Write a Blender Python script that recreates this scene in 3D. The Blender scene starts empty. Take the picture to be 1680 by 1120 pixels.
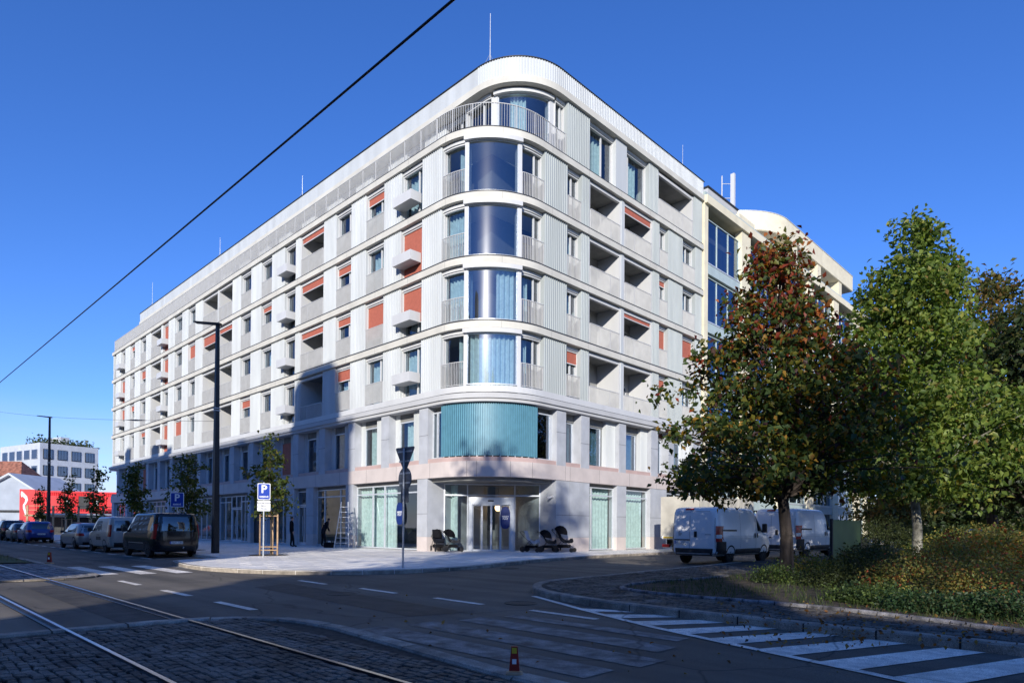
import bpy, bmesh, math, random
import numpy as np
from mathutils import Vector, Matrix
random.seed(7); RNG = np.random.default_rng(7)
rad = math.radians
scene = bpy.context.scene
COL = scene.collection

# ------------------------------------------------------------------ camera
yaw, pit, rol = rad(44.4263), rad(0.4435), rad(0.4264)
FPX, PPY = 1060.39, 857.3
CAM = Vector((21.323, -20.146, 1.43))
fw = Vector((-math.sin(yaw)*math.cos(pit), math.cos(yaw)*math.cos(pit), math.sin(pit)))
r0 = Vector((math.cos(yaw), math.sin(yaw), 0)); u0_ = r0.cross(fw)
rt = r0*math.cos(rol) + u0_*math.sin(rol); up = u0_*math.cos(rol) - r0*math.sin(rol)
cd = bpy.data.cameras.new('camera'); cam = bpy.data.objects.new('camera', cd); COL.objects.link(cam)
cam.matrix_world = Matrix(((rt.x, up.x, -fw.x, CAM.x), (rt.y, up.y, -fw.y, CAM.y), (rt.z, up.z, -fw.z, CAM.z), (0, 0, 0, 1)))
cd.sensor_width = 36; cd.lens = FPX/1680*36; cd.shift_y = (PPY-560)/1680; cd.clip_start = .1; cd.clip_end = 3000
scene.camera = cam

# ------------------------------------------------------------------ light
SUN = Vector((0.563, -0.757, 0.3262)).normalized()
SUN_EL = math.asin(SUN.z); SUN_AZ = math.atan2(SUN.x, SUN.y)
w = bpy.data.worlds.new('World'); scene.world = w; w.use_nodes = True
nt = w.node_tree; bg = nt.nodes['Background']
sky = nt.nodes.new('ShaderNodeTexSky'); sky.sky_type = 'NISHITA'; sky.sun_disc = False
sky.sun_elevation = SUN_EL; sky.sun_rotation = SUN_AZ
sky.air_density = 1.0; sky.dust_density = 0.0; sky.ozone_density = 4.0; sky.altitude = 300
hs = nt.nodes.new('ShaderNodeMix'); hs.data_type = 'RGBA'; hs.blend_type = 'MULTIPLY'; hs.inputs[0].default_value = 1; hs.inputs[7].default_value = (.81, .835, 1.165, 1)
h2 = nt.nodes.new('ShaderNodeHueSaturation'); h2.inputs['Saturation'].default_value = 1.10
nt.links.new(sky.outputs[0], hs.inputs[6]); nt.links.new(hs.outputs[2], h2.inputs['Color'])
tc = nt.nodes.new('ShaderNodeTexCoord'); mp = nt.nodes.new('ShaderNodeMapping'); mp.inputs['Scale'].default_value = (2.2, 2.2, 11); nt.links.new(tc.outputs['Generated'], mp.inputs[0])
cn = nt.nodes.new('ShaderNodeTexNoise'); cn.inputs['Scale'].default_value = 1.6; cn.inputs['Detail'].default_value = 7; cn.inputs['Roughness'].default_value = .6; nt.links.new(mp.outputs[0], cn.inputs['Vector'])
cr = nt.nodes.new('ShaderNodeMapRange'); cr.inputs[1].default_value = .30; cr.inputs[2].default_value = .58; cr.inputs[4].default_value = .75; nt.links.new(cn.outputs[0], cr.inputs[0])
sx = nt.nodes.new('ShaderNodeSeparateXYZ'); nt.links.new(tc.outputs['Generated'], sx.inputs[0])
er = nt.nodes.new('ShaderNodeMapRange'); er.interpolation_type = 'SMOOTHSTEP'; er.inputs[1].default_value = .17; er.inputs[2].default_value = .05; nt.links.new(sx.outputs['Z'], er.inputs[0])
mu = nt.nodes.new('ShaderNodeMath'); mu.operation = 'MULTIPLY'; nt.links.new(cr.outputs[0], mu.inputs[0]); nt.links.new(er.outputs[0], mu.inputs[1])
cm = nt.nodes.new('ShaderNodeMix'); cm.data_type = 'RGBA'; cm.inputs[7].default_value = (3.6, 3.9, 5.0, 1); nt.links.new(mu.outputs[0], cm.inputs[0]); nt.links.new(h2.outputs[0], cm.inputs[6])
nt.links.new(cm.outputs[2], bg.inputs[0]); bg.inputs[1].default_value = 0.15
sl = bpy.data.lights.new('sun', 'SUN'); sl.energy = 4.7; sl.angle = rad(.53); sl.color = (1, .95, .87)
so = bpy.data.objects.new('sun', sl); COL.objects.link(so); so.rotation_euler = SUN.to_track_quat('Z', 'Y').to_euler()
vs = scene.view_settings; vs.view_transform = 'Standard'; vs.look = 'None'; vs.exposure = 0.3; vs.gamma = 1

# ------------------------------------------------------------------ pixel helpers (a pixel gives a direction)
def ray(px, py): return fw*FPX + rt*(px-840) + up*(PPY-py)
def gz(y): return 0.10*min(1, max(0, (y+14)/10))
def G(px, py, off=0.0):
    z = off; d = ray(px, py)
    for _ in range(8):
        P = CAM + d*((z-CAM.z)/d.z); z = gz(P.y)+off
    return P
def onY(px, py, y): d = ray(px, py); return CAM + d*((y-CAM.y)/d.y)
def onX(px, py, x): d = ray(px, py); return CAM + d*((x-CAM.x)/d.x)
def at(px, py, dist): d = ray(px, py); return CAM + d*(dist/math.hypot(d.x, d.y))

# ------------------------------------------------------------------ materials
MATS = {}
def nd(t, n, **k):
    x = t.nodes.new(n)
    for a, b in k.items(): setattr(x, a, b)
    return x
def mat(name, col, rough=.6, var=.08, scale=3.0, bump=0.0, bscale=30.0, metal=0.0, spec=.4, col2=None, streak=False, attr=None):
    if name in MATS: return MATS[name]
    m = bpy.data.materials.new(name); m.use_nodes = True; t = m.node_tree
    b = t.nodes['Principled BSDF']; L = t.links.new
    b.inputs['Roughness'].default_value = rough; b.inputs['Metallic'].default_value = metal
    b.inputs['Specular IOR Level'].default_value = spec
    geo = nd(t, 'ShaderNodeNewGeometry'); pos = geo.outputs['Position']
    if streak:
        mp = nd(t, 'ShaderNodeMapping'); L(pos, mp.inputs[0]); mp.inputs['Scale'].default_value = (1, 1, .15); pos = mp.outputs[0]
    n1 = nd(t, 'ShaderNodeTexNoise'); n1.inputs['Scale'].default_value = scale; n1.inputs['Detail'].default_value = 5; L(pos, n1.inputs['Vector'])
    rp = nd(t, 'ShaderNodeValToRGB')
    c2 = col2 if col2 else tuple(max(0, c*(1-2.2*var)) for c in col)
    c1 = tuple(min(1, c*(1+var)) for c in col)
    rp.color_ramp.elements[0].position = .3; rp.color_ramp.elements[1].position = .7
    rp.color_ramp.elements[0].color = (*c2, 1); rp.color_ramp.elements[1].color = (*c1, 1)
    L(n1.outputs['Fac'], rp.inputs[0]); L(rp.outputs[0], b.inputs['Base Color'])
    if bump > 0:
        n2 = nd(t, 'ShaderNodeTexNoise'); n2.inputs['Scale'].default_value = bscale; n2.inputs['Detail'].default_value = 6; L(geo.outputs['Position'], n2.inputs['Vector'])
        bp = nd(t, 'ShaderNodeBump'); bp.inputs['Strength'].default_value = bump; bp.inputs['Distance'].default_value = .02
        L(n2.outputs['Fac'], bp.inputs['Height']); L(bp.outputs[0], b.inputs['Normal'])
    MATS[name] = m; return m
def glassmat(name, tint=(.55, .65, .68), base=.22, rough=.01, refl=(1, 1, 1), wob=.0, haze=0):
    m = bpy.data.materials.new(name); m.use_nodes = True; t = m.node_tree; L = t.links.new
    t.nodes.remove(t.nodes['Principled BSDF']); out = t.nodes['Material Output']
    tr = nd(t, 'ShaderNodeBsdfTransparent'); tr.inputs[0].default_value = (*tint, 1)
    gl = nd(t, 'ShaderNodeBsdfGlossy'); gl.inputs['Roughness'].default_value = rough; gl.inputs[0].default_value = (*refl, 1)
    # Schlick term on |cos|, the same from both sides of a thin pane
    ge = nd(t, 'ShaderNodeNewGeometry'); dp_ = nd(t, 'ShaderNodeVectorMath', operation='DOT_PRODUCT'); L(ge.outputs['Incoming'], dp_.inputs[0]); L(ge.outputs['Normal'], dp_.inputs[1])
    ab = nd(t, 'ShaderNodeMath', operation='ABSOLUTE'); L(dp_.outputs['Value'], ab.inputs[0]); om = nd(t, 'ShaderNodeMath', operation='SUBTRACT'); om.inputs[0].default_value = 1; L(ab.outputs[0], om.inputs[1])
    pw = nd(t, 'ShaderNodeMath', operation='POWER'); pw.inputs[1].default_value = 5; L(om.outputs[0], pw.inputs[0]); fr = nd(t, 'ShaderNodeMath', operation='MULTIPLY_ADD'); fr.inputs[1].default_value = .94; fr.inputs[2].default_value = .06; L(pw.outputs[0], fr.inputs[0])
    ma = nd(t, 'ShaderNodeMath', operation='MULTIPLY_ADD'); ma.inputs[1].default_value = 1-base; ma.inputs[2].default_value = base
    mx = nd(t, 'ShaderNodeMixShader'); L(fr.outputs[0], ma.inputs[0]); L(ma.outputs[0], mx.inputs[0]); L(tr.outputs[0], mx.inputs[1]); L(gl.outputs[0], mx.inputs[2])
    if wob:
        geo = nd(t, 'ShaderNodeNewGeometry'); n = nd(t, 'ShaderNodeTexNoise'); n.inputs['Scale'].default_value = .9; L(geo.outputs['Position'], n.inputs['Vector'])
        bp = nd(t, 'ShaderNodeBump'); bp.inputs['Strength'].default_value = wob; bp.inputs['Distance'].default_value = .05; L(n.outputs[0], bp.inputs['Height']); L(bp.outputs[0], gl.inputs['Normal'])
    last = mx
    if haze:
        g2 = nd(t, 'ShaderNodeBsdfGlossy'); g2.inputs['Roughness'].default_value = .24; m2 = nd(t, 'ShaderNodeMixShader'); m2.inputs[0].default_value = haze
        L(mx.outputs[0], m2.inputs[1]); L(g2.outputs[0], m2.inputs[2]); last = m2
    L(last.outputs[0], out.inputs[0]); MATS[name] = m; return m
def leafmat(name):
    m = bpy.data.materials.new(name); m.use_nodes = True; t = m.node_tree; L = t.links.new
    b = t.nodes['Principled BSDF']; out = t.nodes['Material Output']
    a = nd(t, 'ShaderNodeAttribute'); a.attribute_name = 'leafcol'
    L(a.outputs['Color'], b.inputs['Base Color']); b.inputs['Roughness'].default_value = .5; b.inputs['Specular IOR Level'].default_value = .35
    tl = nd(t, 'ShaderNodeBsdfTranslucent'); hs = nd(t, 'ShaderNodeHueSaturation'); hs.inputs['Saturation'].default_value = 1.15; hs.inputs['Value'].default_value = 1.3
    L(a.outputs['Color'], hs.inputs['Color']); L(hs.outputs[0], tl.inputs[0])
    mx = nd(t, 'ShaderNodeMixShader'); mx.inputs[0].default_value = .42; L(b.outputs[0], mx.inputs[1]); L(tl.outputs[0], mx.inputs[2]); L(mx.outputs[0], out.inputs[0])
    MATS[name] = m; return m
def emis(name, col, s):
    m = bpy.data.materials.new(name); m.use_nodes = True; b = m.node_tree.nodes['Principled BSDF']
    b.inputs['Base Color'].default_value = (*col, 1); b.inputs['Emission Color'].default_value = (*col, 1); b.inputs['Emission Strength'].default_value = s
    MATS[name] = m; return m
mat('panel', (.54, .56, .555), .55, .06, 1.1, streak=True)
mat('panel_green_shaded', (.39, .42, .41), .55, .06, 1.1, streak=True)  # panel copy, greener and darkened for the less sunlit right front
mat('white', (.58, .58, .57), .4, .04, 1.2, streak=True)
mat('ledge', (.60, .575, .50), .8, .06, .9, .15, 40)
mat('ledge_grey', (.48, .48, .475), .8, .04, .8, .12, 40)
mat('concrete', (.43, .445, .47), .75, .07, 1.4, .12, 60)
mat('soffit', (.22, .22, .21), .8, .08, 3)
mat('pink', (.57, .50, .465), .8, .05, 1.2, .1, 60)
mat('pink_dark', (.50, .36, .325), .8, .06, 1.2, .1, 60)
mat('teal', (.105, .265, .345), .45, .05, 4)
mat('blind', (.42, .12, .075), .7, .06, 6)
mat('bars', (.50, .50, .49), .4, .04, 3)
mat('alu', (.62, .65, .68), .35, .04, 5, metal=.3)
mat('black', (.016, .017, .02), .45, .2, 8)
mat('dark', (.03, .032, .036), .5, .2, 4)
mat('loggia_shaded', (.30, .30, .29), .7, .06, 1)  # back wall greyed down from white, recess shade put into the colour
mat('interior', (.10, .10, .10), .8, .2, 1)
mat('room_wall', (.34, .34, .32), .8, .08, 1)
mat('curtain', (.60, .72, .74), .8, .08, 6)
mat('curtain_green', (.66, .78, .75), .8, .08, 6)
mat('cream', (.74, .67, .49), .7, .05, 1.2, .08, 40)
mat('spandrel', (.42, .50, .48), .4, .05, 2)
mat('asphalt', (.128, .110, .086), .82, .22, .45, .5, 160, col2=(.088, .077, .062))
mat('patch', (.062, .055, .046), .8, .2, 3, .4, 160)
mat('paving', (.72, .68, .62), .8, .08, 2.2, .15, 70)
mat('kerb', (.34, .295, .24), .85, .2, 5, .35, 60)
mat('sett', (.118, .104, .086), .75, .4, 3.3, .5, 50)
mat('sett_light', (.21, .20, .20), .75, .35, 6, .5, 50)
mat('joint', (.05, .044, .036), .95, .3, 12, .4, 60)
mat('paint', (.80, .73, .63), .7, .12, 7, .15, 120)
mat('paint_worn', (.22, .21, .19), .8, .3, 4, .3, 120, col2=(.07, .066, .06))
mat('soil', (.06, .045, .03), .95, .4, 4, .6, 20)
mat('turf', (.06, .085, .02), .95, .4, 3, .6, 20, col2=(.035, .04, .015))
mat('rail', (.30, .30, .32), .28, .1, 8, metal=1.0)
mat('rail_side', (.08, .06, .05), .7, .3, 8)
mat('bark', (.07, .055, .045), .9, .35, 9, .8, 26, streak=True)
mat('bark_pale', (.30, .28, .22), .9, .3, 7, .6, 26)
mat('wood', (.46, .30, .17), .7, .15, 7)
mat('rubber', (.012, .012, .013), .75, .2, 8)
mat('rim', (.45, .46, .48), .3, .1, 5, metal=.8)
mat('sign_back', (.13, .14, .16), .5, .15, 6, metal=.4)
mat('sign_blue', (.012, .05, .36), .4, .05, 3)
mat('sign_navy', (.010, .028, .15), .4, .05, 3)
mat('sign_white', (.80, .81, .82), .45, .03, 3)
mat('galv', (.46, .48, .50), .45, .12, 9, metal=.6)
mat('red_marker', (.30, .028, .02), .5, .12, 9)
mat('yellow', (.70, .48, .04), .5, .1, 9)
mat('lamp_red', (.42, .015, .015), .2, .1, 9)
mat('lamp_white', (.75, .75, .74), .15, .1, 9)
mat('skin', (.50, .31, .23), .55, .05, 9)
mat('hair', (.02, .015, .012), .6, .2, 20)
mat('cloth_black', (.010, .010, .012), .9, .2, 20, spec=.1)
mat('cloth_navy', (.012, .014, .02), .9, .2, 20, spec=.1)
mat('canvas', (.50, .47, .40), .85, .10, 1.2, .2, 6)
mat('tile_roof', (.34, .14, .09), .85, .25, 2, .4, 8)
mat('far_white', (.50, .53, .57), .7, .06, .6)
mat('far_grey', (.34, .38, .44), .7, .06, .6)
mat('container_red', (.70, .04, .045), .45, .08, 1.5)
mat('board_green', (.10, .17, .05), .5, .12, 1.3)
mat('stucco', (.40, .36, .30), .9, .12, .7, .2, 12)
mat('stucco2', (.46, .42, .33), .9, .12, .7, .2, 12)
mat('plate', (.75, .76, .75), .5, .04, 5)
GL = glassmat('glass', (.60, .68, .70), .10, refl=(.75, .82, .95))
GLD = glassmat('glass_coated', (.30, .40, .46), .22, refl=(.6, .7, .88))
GLC = glassmat('glass_car', (.10, .12, .13), .10)
GLS = glassmat('glass_shop', (.72, .78, .78), .08)
GLB = glassmat('glass_bay', (.62, .70, .72), .13, refl=(.85, .92, 1), rough=.02, haze=.013)
LEAF = leafmat('leaf')
M = MATS
def wear(m, sc=(.06, 1.1, 1), amt=.5, crack=True):
    t = m.node_tree; L = t.links.new; b = t.nodes['Principled BSDF']; src = b.inputs['Base Color'].links[0].from_socket
    geo = nd(t, 'ShaderNodeNewGeometry'); mp = nd(t, 'ShaderNodeMapping'); mp.inputs['Scale'].default_value = sc; L(geo.outputs['Position'], mp.inputs[0])
    n = nd(t, 'ShaderNodeTexNoise'); n.inputs['Scale'].default_value = 1.3; n.inputs['Detail'].default_value = 6; L(mp.outputs[0], n.inputs['Vector'])
    r = nd(t, 'ShaderNodeMapRange'); r.inputs[1].default_value = .35; r.inputs[2].default_value = .65; r.inputs[3].default_value = 1-amt*.6; r.inputs[4].default_value = 1+amt*.5; L(n.outputs[0], r.inputs[0])
    s2 = nd(t, 'ShaderNodeTexNoise'); s2.inputs['Scale'].default_value = 95; s2.inputs['Detail'].default_value = 2; L(geo.outputs['Position'], s2.inputs['Vector'])
    r2 = nd(t, 'ShaderNodeMapRange'); r2.inputs[1].default_value = .35; r2.inputs[2].default_value = .7; r2.inputs[3].default_value = .7; r2.inputs[4].default_value = 1.5; L(s2.outputs[0], r2.inputs[0])
    mu = nd(t, 'ShaderNodeMath', operation='MULTIPLY'); L(r.outputs[0], mu.inputs[0]); L(r2.outputs[0], mu.inputs[1]); f = mu
    if crack:
        wn = nd(t, 'ShaderNodeTexNoise'); wn.inputs['Scale'].default_value = 1.1; L(geo.outputs['Position'], wn.inputs['Vector']); va = nd(t, 'ShaderNodeMixRGB'); va.inputs[0].default_value = .35; L(geo.outputs['Position'], va.inputs[1]); L(wn.outputs['Color'], va.inputs[2])
        vo = nd(t, 'ShaderNodeTexVoronoi', feature='DISTANCE_TO_EDGE'); vo.inputs['Scale'].default_value = .32; L(va.outputs[0], vo.inputs['Vector'])
        r3 = nd(t, 'ShaderNodeMapRange'); r3.inputs[1].default_value = .0; r3.inputs[2].default_value = .006; r3.inputs[3].default_value = .45; r3.inputs[4].default_value = 1; L(vo.outputs['Distance'], r3.inputs[0])
        m3 = nd(t, 'ShaderNodeMath', operation='MULTIPLY'); L(mu.outputs[0], m3.inputs[0]); L(r3.outputs[0], m3.inputs[1]); f = m3
    mx = nd(t, 'ShaderNodeVectorMath', operation='SCALE'); L(src, mx.inputs[0]); L(f.outputs[0], mx.inputs['Scale']); L(mx.outputs[0], b.inputs['Base Color'])
wear(M['asphalt']); wear(M['patch'], crack=False)
for k_ in ('paint', 'paint_worn'): wear(M[k_], (.8, .8, 1), .35, True)
for k_ in ('sett', 'sett_light'): wear(M[k_], (1.2, 1.2, 1), .55, False)
wear(M['kerb'], (.5, .5, 1), .5, False); wear(M['paving'], (.25, .25, 1), .22, False)
def carpaint(name, col, metal=.3, rough=.28, coat=.45):
    m = mat(name, col, rough, .02, 2, metal=metal, spec=.5)
    b = m.node_tree.nodes['Principled BSDF']; b.inputs['Coat Weight'].default_value = coat; b.inputs['Coat Roughness'].default_value = .06
    return m

# ------------------------------------------------------------------ mesh builder
class MB:
    def __init__(s): s.v = []; s.f = []
    def add(s, vs, fs):
        o = len(s.v); s.v += [tuple(p) for p in vs]; s.f += [tuple(i+o for i in f) for f in fs]; return s
    def box(s, x0, x1, y0, y1, z0, z1):
        return s.add([(x0,y0,z0),(x1,y0,z0),(x1,y1,z0),(x0,y1,z0),(x0,y0,z1),(x1,y0,z1),(x1,y1,z1),(x0,y1,z1)],
                     [(0,3,2,1),(4,5,6,7),(0,1,5,4),(1,2,6,5),(2,3,7,6),(3,0,4,7)])
    def cbox(s, x0, x1, y0, y1, z0, z1, c=.01):     # chamfered upper and vertical edges
        return s.prism([(x0+c,y0),(x1-c,y0),(x1,y0+c),(x1,y1-c),(x1-c,y1),(x0+c,y1),(x0,y1-c),(x0,y0+c)], z0, z1, c)
    def prism(s, poly, z0, z1, c=0):
        n = len(poly); a = [(x, y, z0) for x, y in poly]
        if c:
            cx = sum(p[0] for p in poly)/n; cy = sum(p[1] for p in poly)/n
            sx = max(abs(p[0]-cx) for p in poly); sy = max(abs(p[1]-cy) for p in poly)
            a += [(x, y, z1-c) for x, y in poly] + [(cx+(x-cx)*(1-c/sx), cy+(y-cy)*(1-c/sy), z1) for x, y in poly]
            k = 2
        else: a += [(x, y, z1) for x, y in poly]; k = 1
        fs = [tuple(range(n-1, -1, -1)), tuple(range(k*n, k*n+n))]
        for j in range(k):
            fs += [(j*n+i, j*n+(i+1) % n, (j+1)*n+(i+1) % n, (j+1)*n+i) for i in range(n)]
        return s.add(a, fs)
    def hexa(s, p):
        return s.add(p, [(0,3,2,1),(4,5,6,7),(0,1,5,4),(1,2,6,5),(2,3,7,6),(3,0,4,7)])
    def tube(s, p0, p1, ra, rb=None, n=8, cap=True):
        rb = ra if rb is None else rb
        p0 = Vector(p0); p1 = Vector(p1); d = (p1-p0)
        if d.length < 1e-6: return s
        d.normalize(); a = d.orthogonal().normalized(); b = d.cross(a)
        vs = []
        for p, r in ((p0, ra), (p1, rb)):
            vs += [p+(a*math.cos(2*math.pi*i/n)+b*math.sin(2*math.pi*i/n))*r for i in range(n)]
        fs = [(i, (i+1) % n, n+(i+1) % n, n+i) for i in range(n)]
        if cap: fs += [tuple(range(n-1, -1, -1)), tuple(range(n, 2*n))]
        return s.add(vs, fs)
    def path(s, pts, r, n=6):
        for a, b in zip(pts[:-1], pts[1:]): s.tube(a, b, r, r, n)
        return s
    def lathe(s, prof, n=16, axis='z', o=(0, 0, 0)):     # prof: (r, h)
        vs = []
        for r, h in prof:
            for i in range(n):
                a = 2*math.pi*i/n; c, q = r*math.cos(a), r*math.sin(a)
                p = (c, q, h) if axis == 'z' else ((c, h, q) if axis == 'y' else (h, c, q))
                vs.append((p[0]+o[0], p[1]+o[1], p[2]+o[2]))
        fs = []
        for j in range(len(prof)-1):
            for i in range(n): fs.append((j*n+i, j*n+(i+1) % n, (j+1)*n+(i+1) % n, (j+1)*n+i))
        fs += [tuple(range(n-1, -1, -1)), tuple(range((len(prof)-1)*n, len(prof)*n))]
        return s.add(vs, fs)
    def mesh(s, name, fix=True, smooth=False):
        me = bpy.data.meshes.new(name); me.from_pydata(s.v, [], s.f)
        if fix:
            bm = bmesh.new(); bm.from_mesh(me); bmesh.ops.recalc_face_normals(bm, faces=bm.faces); bm.to_mesh(me); bm.free()
        if smooth: me.polygons.foreach_set('use_smooth', [True]*len(me.polygons))
        return me
    def build(s, name, m, parent=None, smooth=False, **k):
        return obj(name, s.mesh(name, True, smooth), m, parent, **k)
def obj(name, me, m=None, parent=None, label=None, cat=None, group=None, kind=None):
    o = bpy.data.objects.new(name, me); COL.objects.link(o)
    if m is not None and me is not None and len(me.materials) == 0: me.materials.append(M[m] if isinstance(m, str) else m)
    if parent is not None: o.parent = parent
    tag(o, label, cat, group, kind); return o
def tag(o, label=None, cat=None, group=None, kind=None):
    if label: o['label'] = label
    if cat: o['category'] = cat
    if group: o['group'] = group
    if kind: o['kind'] = kind
    return o
def empty(name, loc=(0, 0, 0), rz=0, label=None, cat=None, group=None):
    o = bpy.data.objects.new(name, None); COL.objects.link(o); o.location = loc; o.rotation_euler = (0, 0, rz); o.empty_display_size = .2
    return tag(o, label, cat, group)
def copy_tree(o, parent=None):
    c = o.copy(); COL.objects.link(c); c.parent = parent
    for ch in o.children: copy_tree(ch, c)
    return c
def text(s, size, m, parent, name='lettering', loc=(0, 0, 0), rot=(rad(90), 0, 0), sx=1.0, ext=.002, align='CENTER', bold=0.0):
    cu = bpy.data.curves.new(name, 'FONT'); cu.body = s; cu.size = size; cu.extrude = ext; cu.align_x = align; cu.align_y = 'CENTER'; cu.resolution_u = 3; cu.offset = bold; cu.space_line = .85
    t = bpy.data.objects.new('tmp_text', cu); COL.objects.link(t)
    dg = bpy.context.evaluated_depsgraph_get(); me = bpy.data.meshes.new_from_object(t.evaluated_get(dg)); bpy.data.objects.remove(t)
    me.transform(Matrix.Diagonal((sx, 1, 1, 1)))
    o = obj(name, me, m, parent); o.location = loc; o.rotation_euler = rot; return o

# ------------------------------------------------------------------ ground sheets that follow gz(y)
def sheet(name, poly, off, m, parent=None, wall=0.0, **k):
    bm = bmesh.new(); vs = [bm.verts.new((x, y, 0)) for x, y in poly]; f = bm.faces.new(vs)
    if f.normal.z < 0: f.normal_flip()
    for yy in (-14.0, -4.0):
        bmesh.ops.bisect_plane(bm, geom=bm.verts[:]+bm.edges[:]+bm.faces[:], plane_co=(0, yy, 0), plane_no=(0, 1, 0))
    bmesh.ops.triangulate(bm, faces=[f for f in bm.faces if len(f.verts) > 4])
    for v in bm.verts: v.co.z = gz(v.co.y)+off
    if wall:
        be = [e for e in bm.edges if e.is_boundary]
        r = bmesh.ops.extrude_edge_only(bm, edges=be)
        for g in r['geom']:
            if isinstance(g, bmesh.types.BMVert): g.co.z -= wall
    bmesh.ops.recalc_face_normals(bm, faces=bm.faces)
    if bm.faces and sum(f.normal.z for f in bm.faces) < 0: bmesh.ops.reverse_faces(bm, faces=bm.faces)
    me = bpy.data.meshes.new(name); bm.to_mesh(me); bm.free()
    return obj(name, me, m, parent, **k)
def inpoly(x, y, P):
    c = False; j = len(P)-1
    for i in range(len(P)):
        if (P[i][1] > y) != (P[j][1] > y) and x < (P[j][0]-P[i][0])*(y-P[i][1])/(P[j][1]-P[i][1])+P[i][0]: c = not c
        j = i
    return c
def chaikin(pts, n=2, closed=False):
    for _ in range(n):
        q = [] if closed else [pts[0]]
        m_ = len(pts)
        for i in range(m_ if closed else m_-1):
            a, b = pts[i], pts[(i+1) % m_]
            q += [(.75*a[0]+.25*b[0], .75*a[1]+.25*b[1]), (.25*a[0]+.75*b[0], .25*a[1]+.75*b[1])]
        if not closed: q.append(pts[-1])
        pts = q
    return pts
sheet('ground', [(-900, -900), (900, -900), (900, 900), (-900, 900)], -.03, 'turf', kind='structure')
road = sheet('road', [(-260, -34), (70, -34), (70, 160), (-260, 160)], 0, 'asphalt', kind='structure')
sheet('asphalt_patch', [(6.5, -13.6), (12.9, -13.9), (13.2, -12.9), (6.2, -12.6)], .004, 'patch', road)
sheet('asphalt_patch', [(-9, -13.4), (-4.9, -13.5), (-5.2, -12.3), (-9, -12.2)], .004, 'patch', road)
sheet('asphalt_patch', [(3.4, -17.4), (11.0, -17.4), (11.0, -16.4), (2.6, -16.5)], .004, 'patch', road)
def stripe(a, b, wd, m='paint', off=.008):
    a = Vector(a); b = Vector(b); d = (b-a).normalized(); n = Vector((-d.y, d.x))*wd/2
    return sheet('painted_stripe', [tuple(a+n), tuple(a-n), tuple(b-n), tuple(b+n)], off, m, road)
for x in (5.6, 8.5, 11.2, 13.8): stripe((x, -12.0), (x+1.45, -12.05), .14)
for x in (2.6, 5.9, 8.9): stripe((x, -15.35), (x+1.6, -15.35), .15)
for y, a, b in ((-14.95, -4.5, .05), (-14.05, -4.2, .45), (-13.15, -3.8, .75)): stripe((a, y), (b, y), .46)
for y, a, b, wd in ((-12.3, -3.0, -.2, .4), (-15.0, 13.5, 17.5, .5), (-14.2, 13.6, 17.6, .5), (-13.4, 13.8, 17.3, .45), (-12.7, 14.0, 17.1, .3)): stripe((a, y), (b, y), wd, 'paint_worn', .006)
for i in range(16): stripe((-8.2-2.6*i, -11.45), (-9.5-2.6*i, -11.45), .12)
for i in range(4): stripe((-8.0-6.1*i, -9.5), (-8.0-6.1*i, -11.3), .12)
# hatched zone in front of the island
HB = [(12.4, -10.4), (14.49, -11.37), (16.28, -12.1), (17.67, -12.55), (19.31, -13.05), (21.0, -13.6)]
for a, b in zip(HB[:-1], HB[1:]): stripe(a, b, .12, off=.010)
for i in range(9):
    t = i*.9; xa = 14.2+t*.85
    def yb(x):
        for (ax, ay), (bx, by) in zip(HB[:-1], HB[1:]):
            if ax <= x <= bx: return ay+(by-ay)*(x-ax)/(bx-ax)
        return -13.6
    xb = xa+.62+.03*i; ytop = -10.98
    p = [(xa, yb(xa)), (xa+.42, yb(xa+.42)), (xb+.42, ytop), (xb, ytop)]
    sheet('painted_stripe', p, .008, 'paint', road)
# manhole covers
for x, y in ((6.3, -6.9+2.0), (9.2, -12.9), (13.0, -10.9-.5)):
    MB().lathe([(.31, 0), (.31, .012), (.27, .012), (.27, .008), (.02, .008)], 20, o=(x, y, gz(y)-.004)).build('manhole_cover', 'patch', road)

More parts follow.
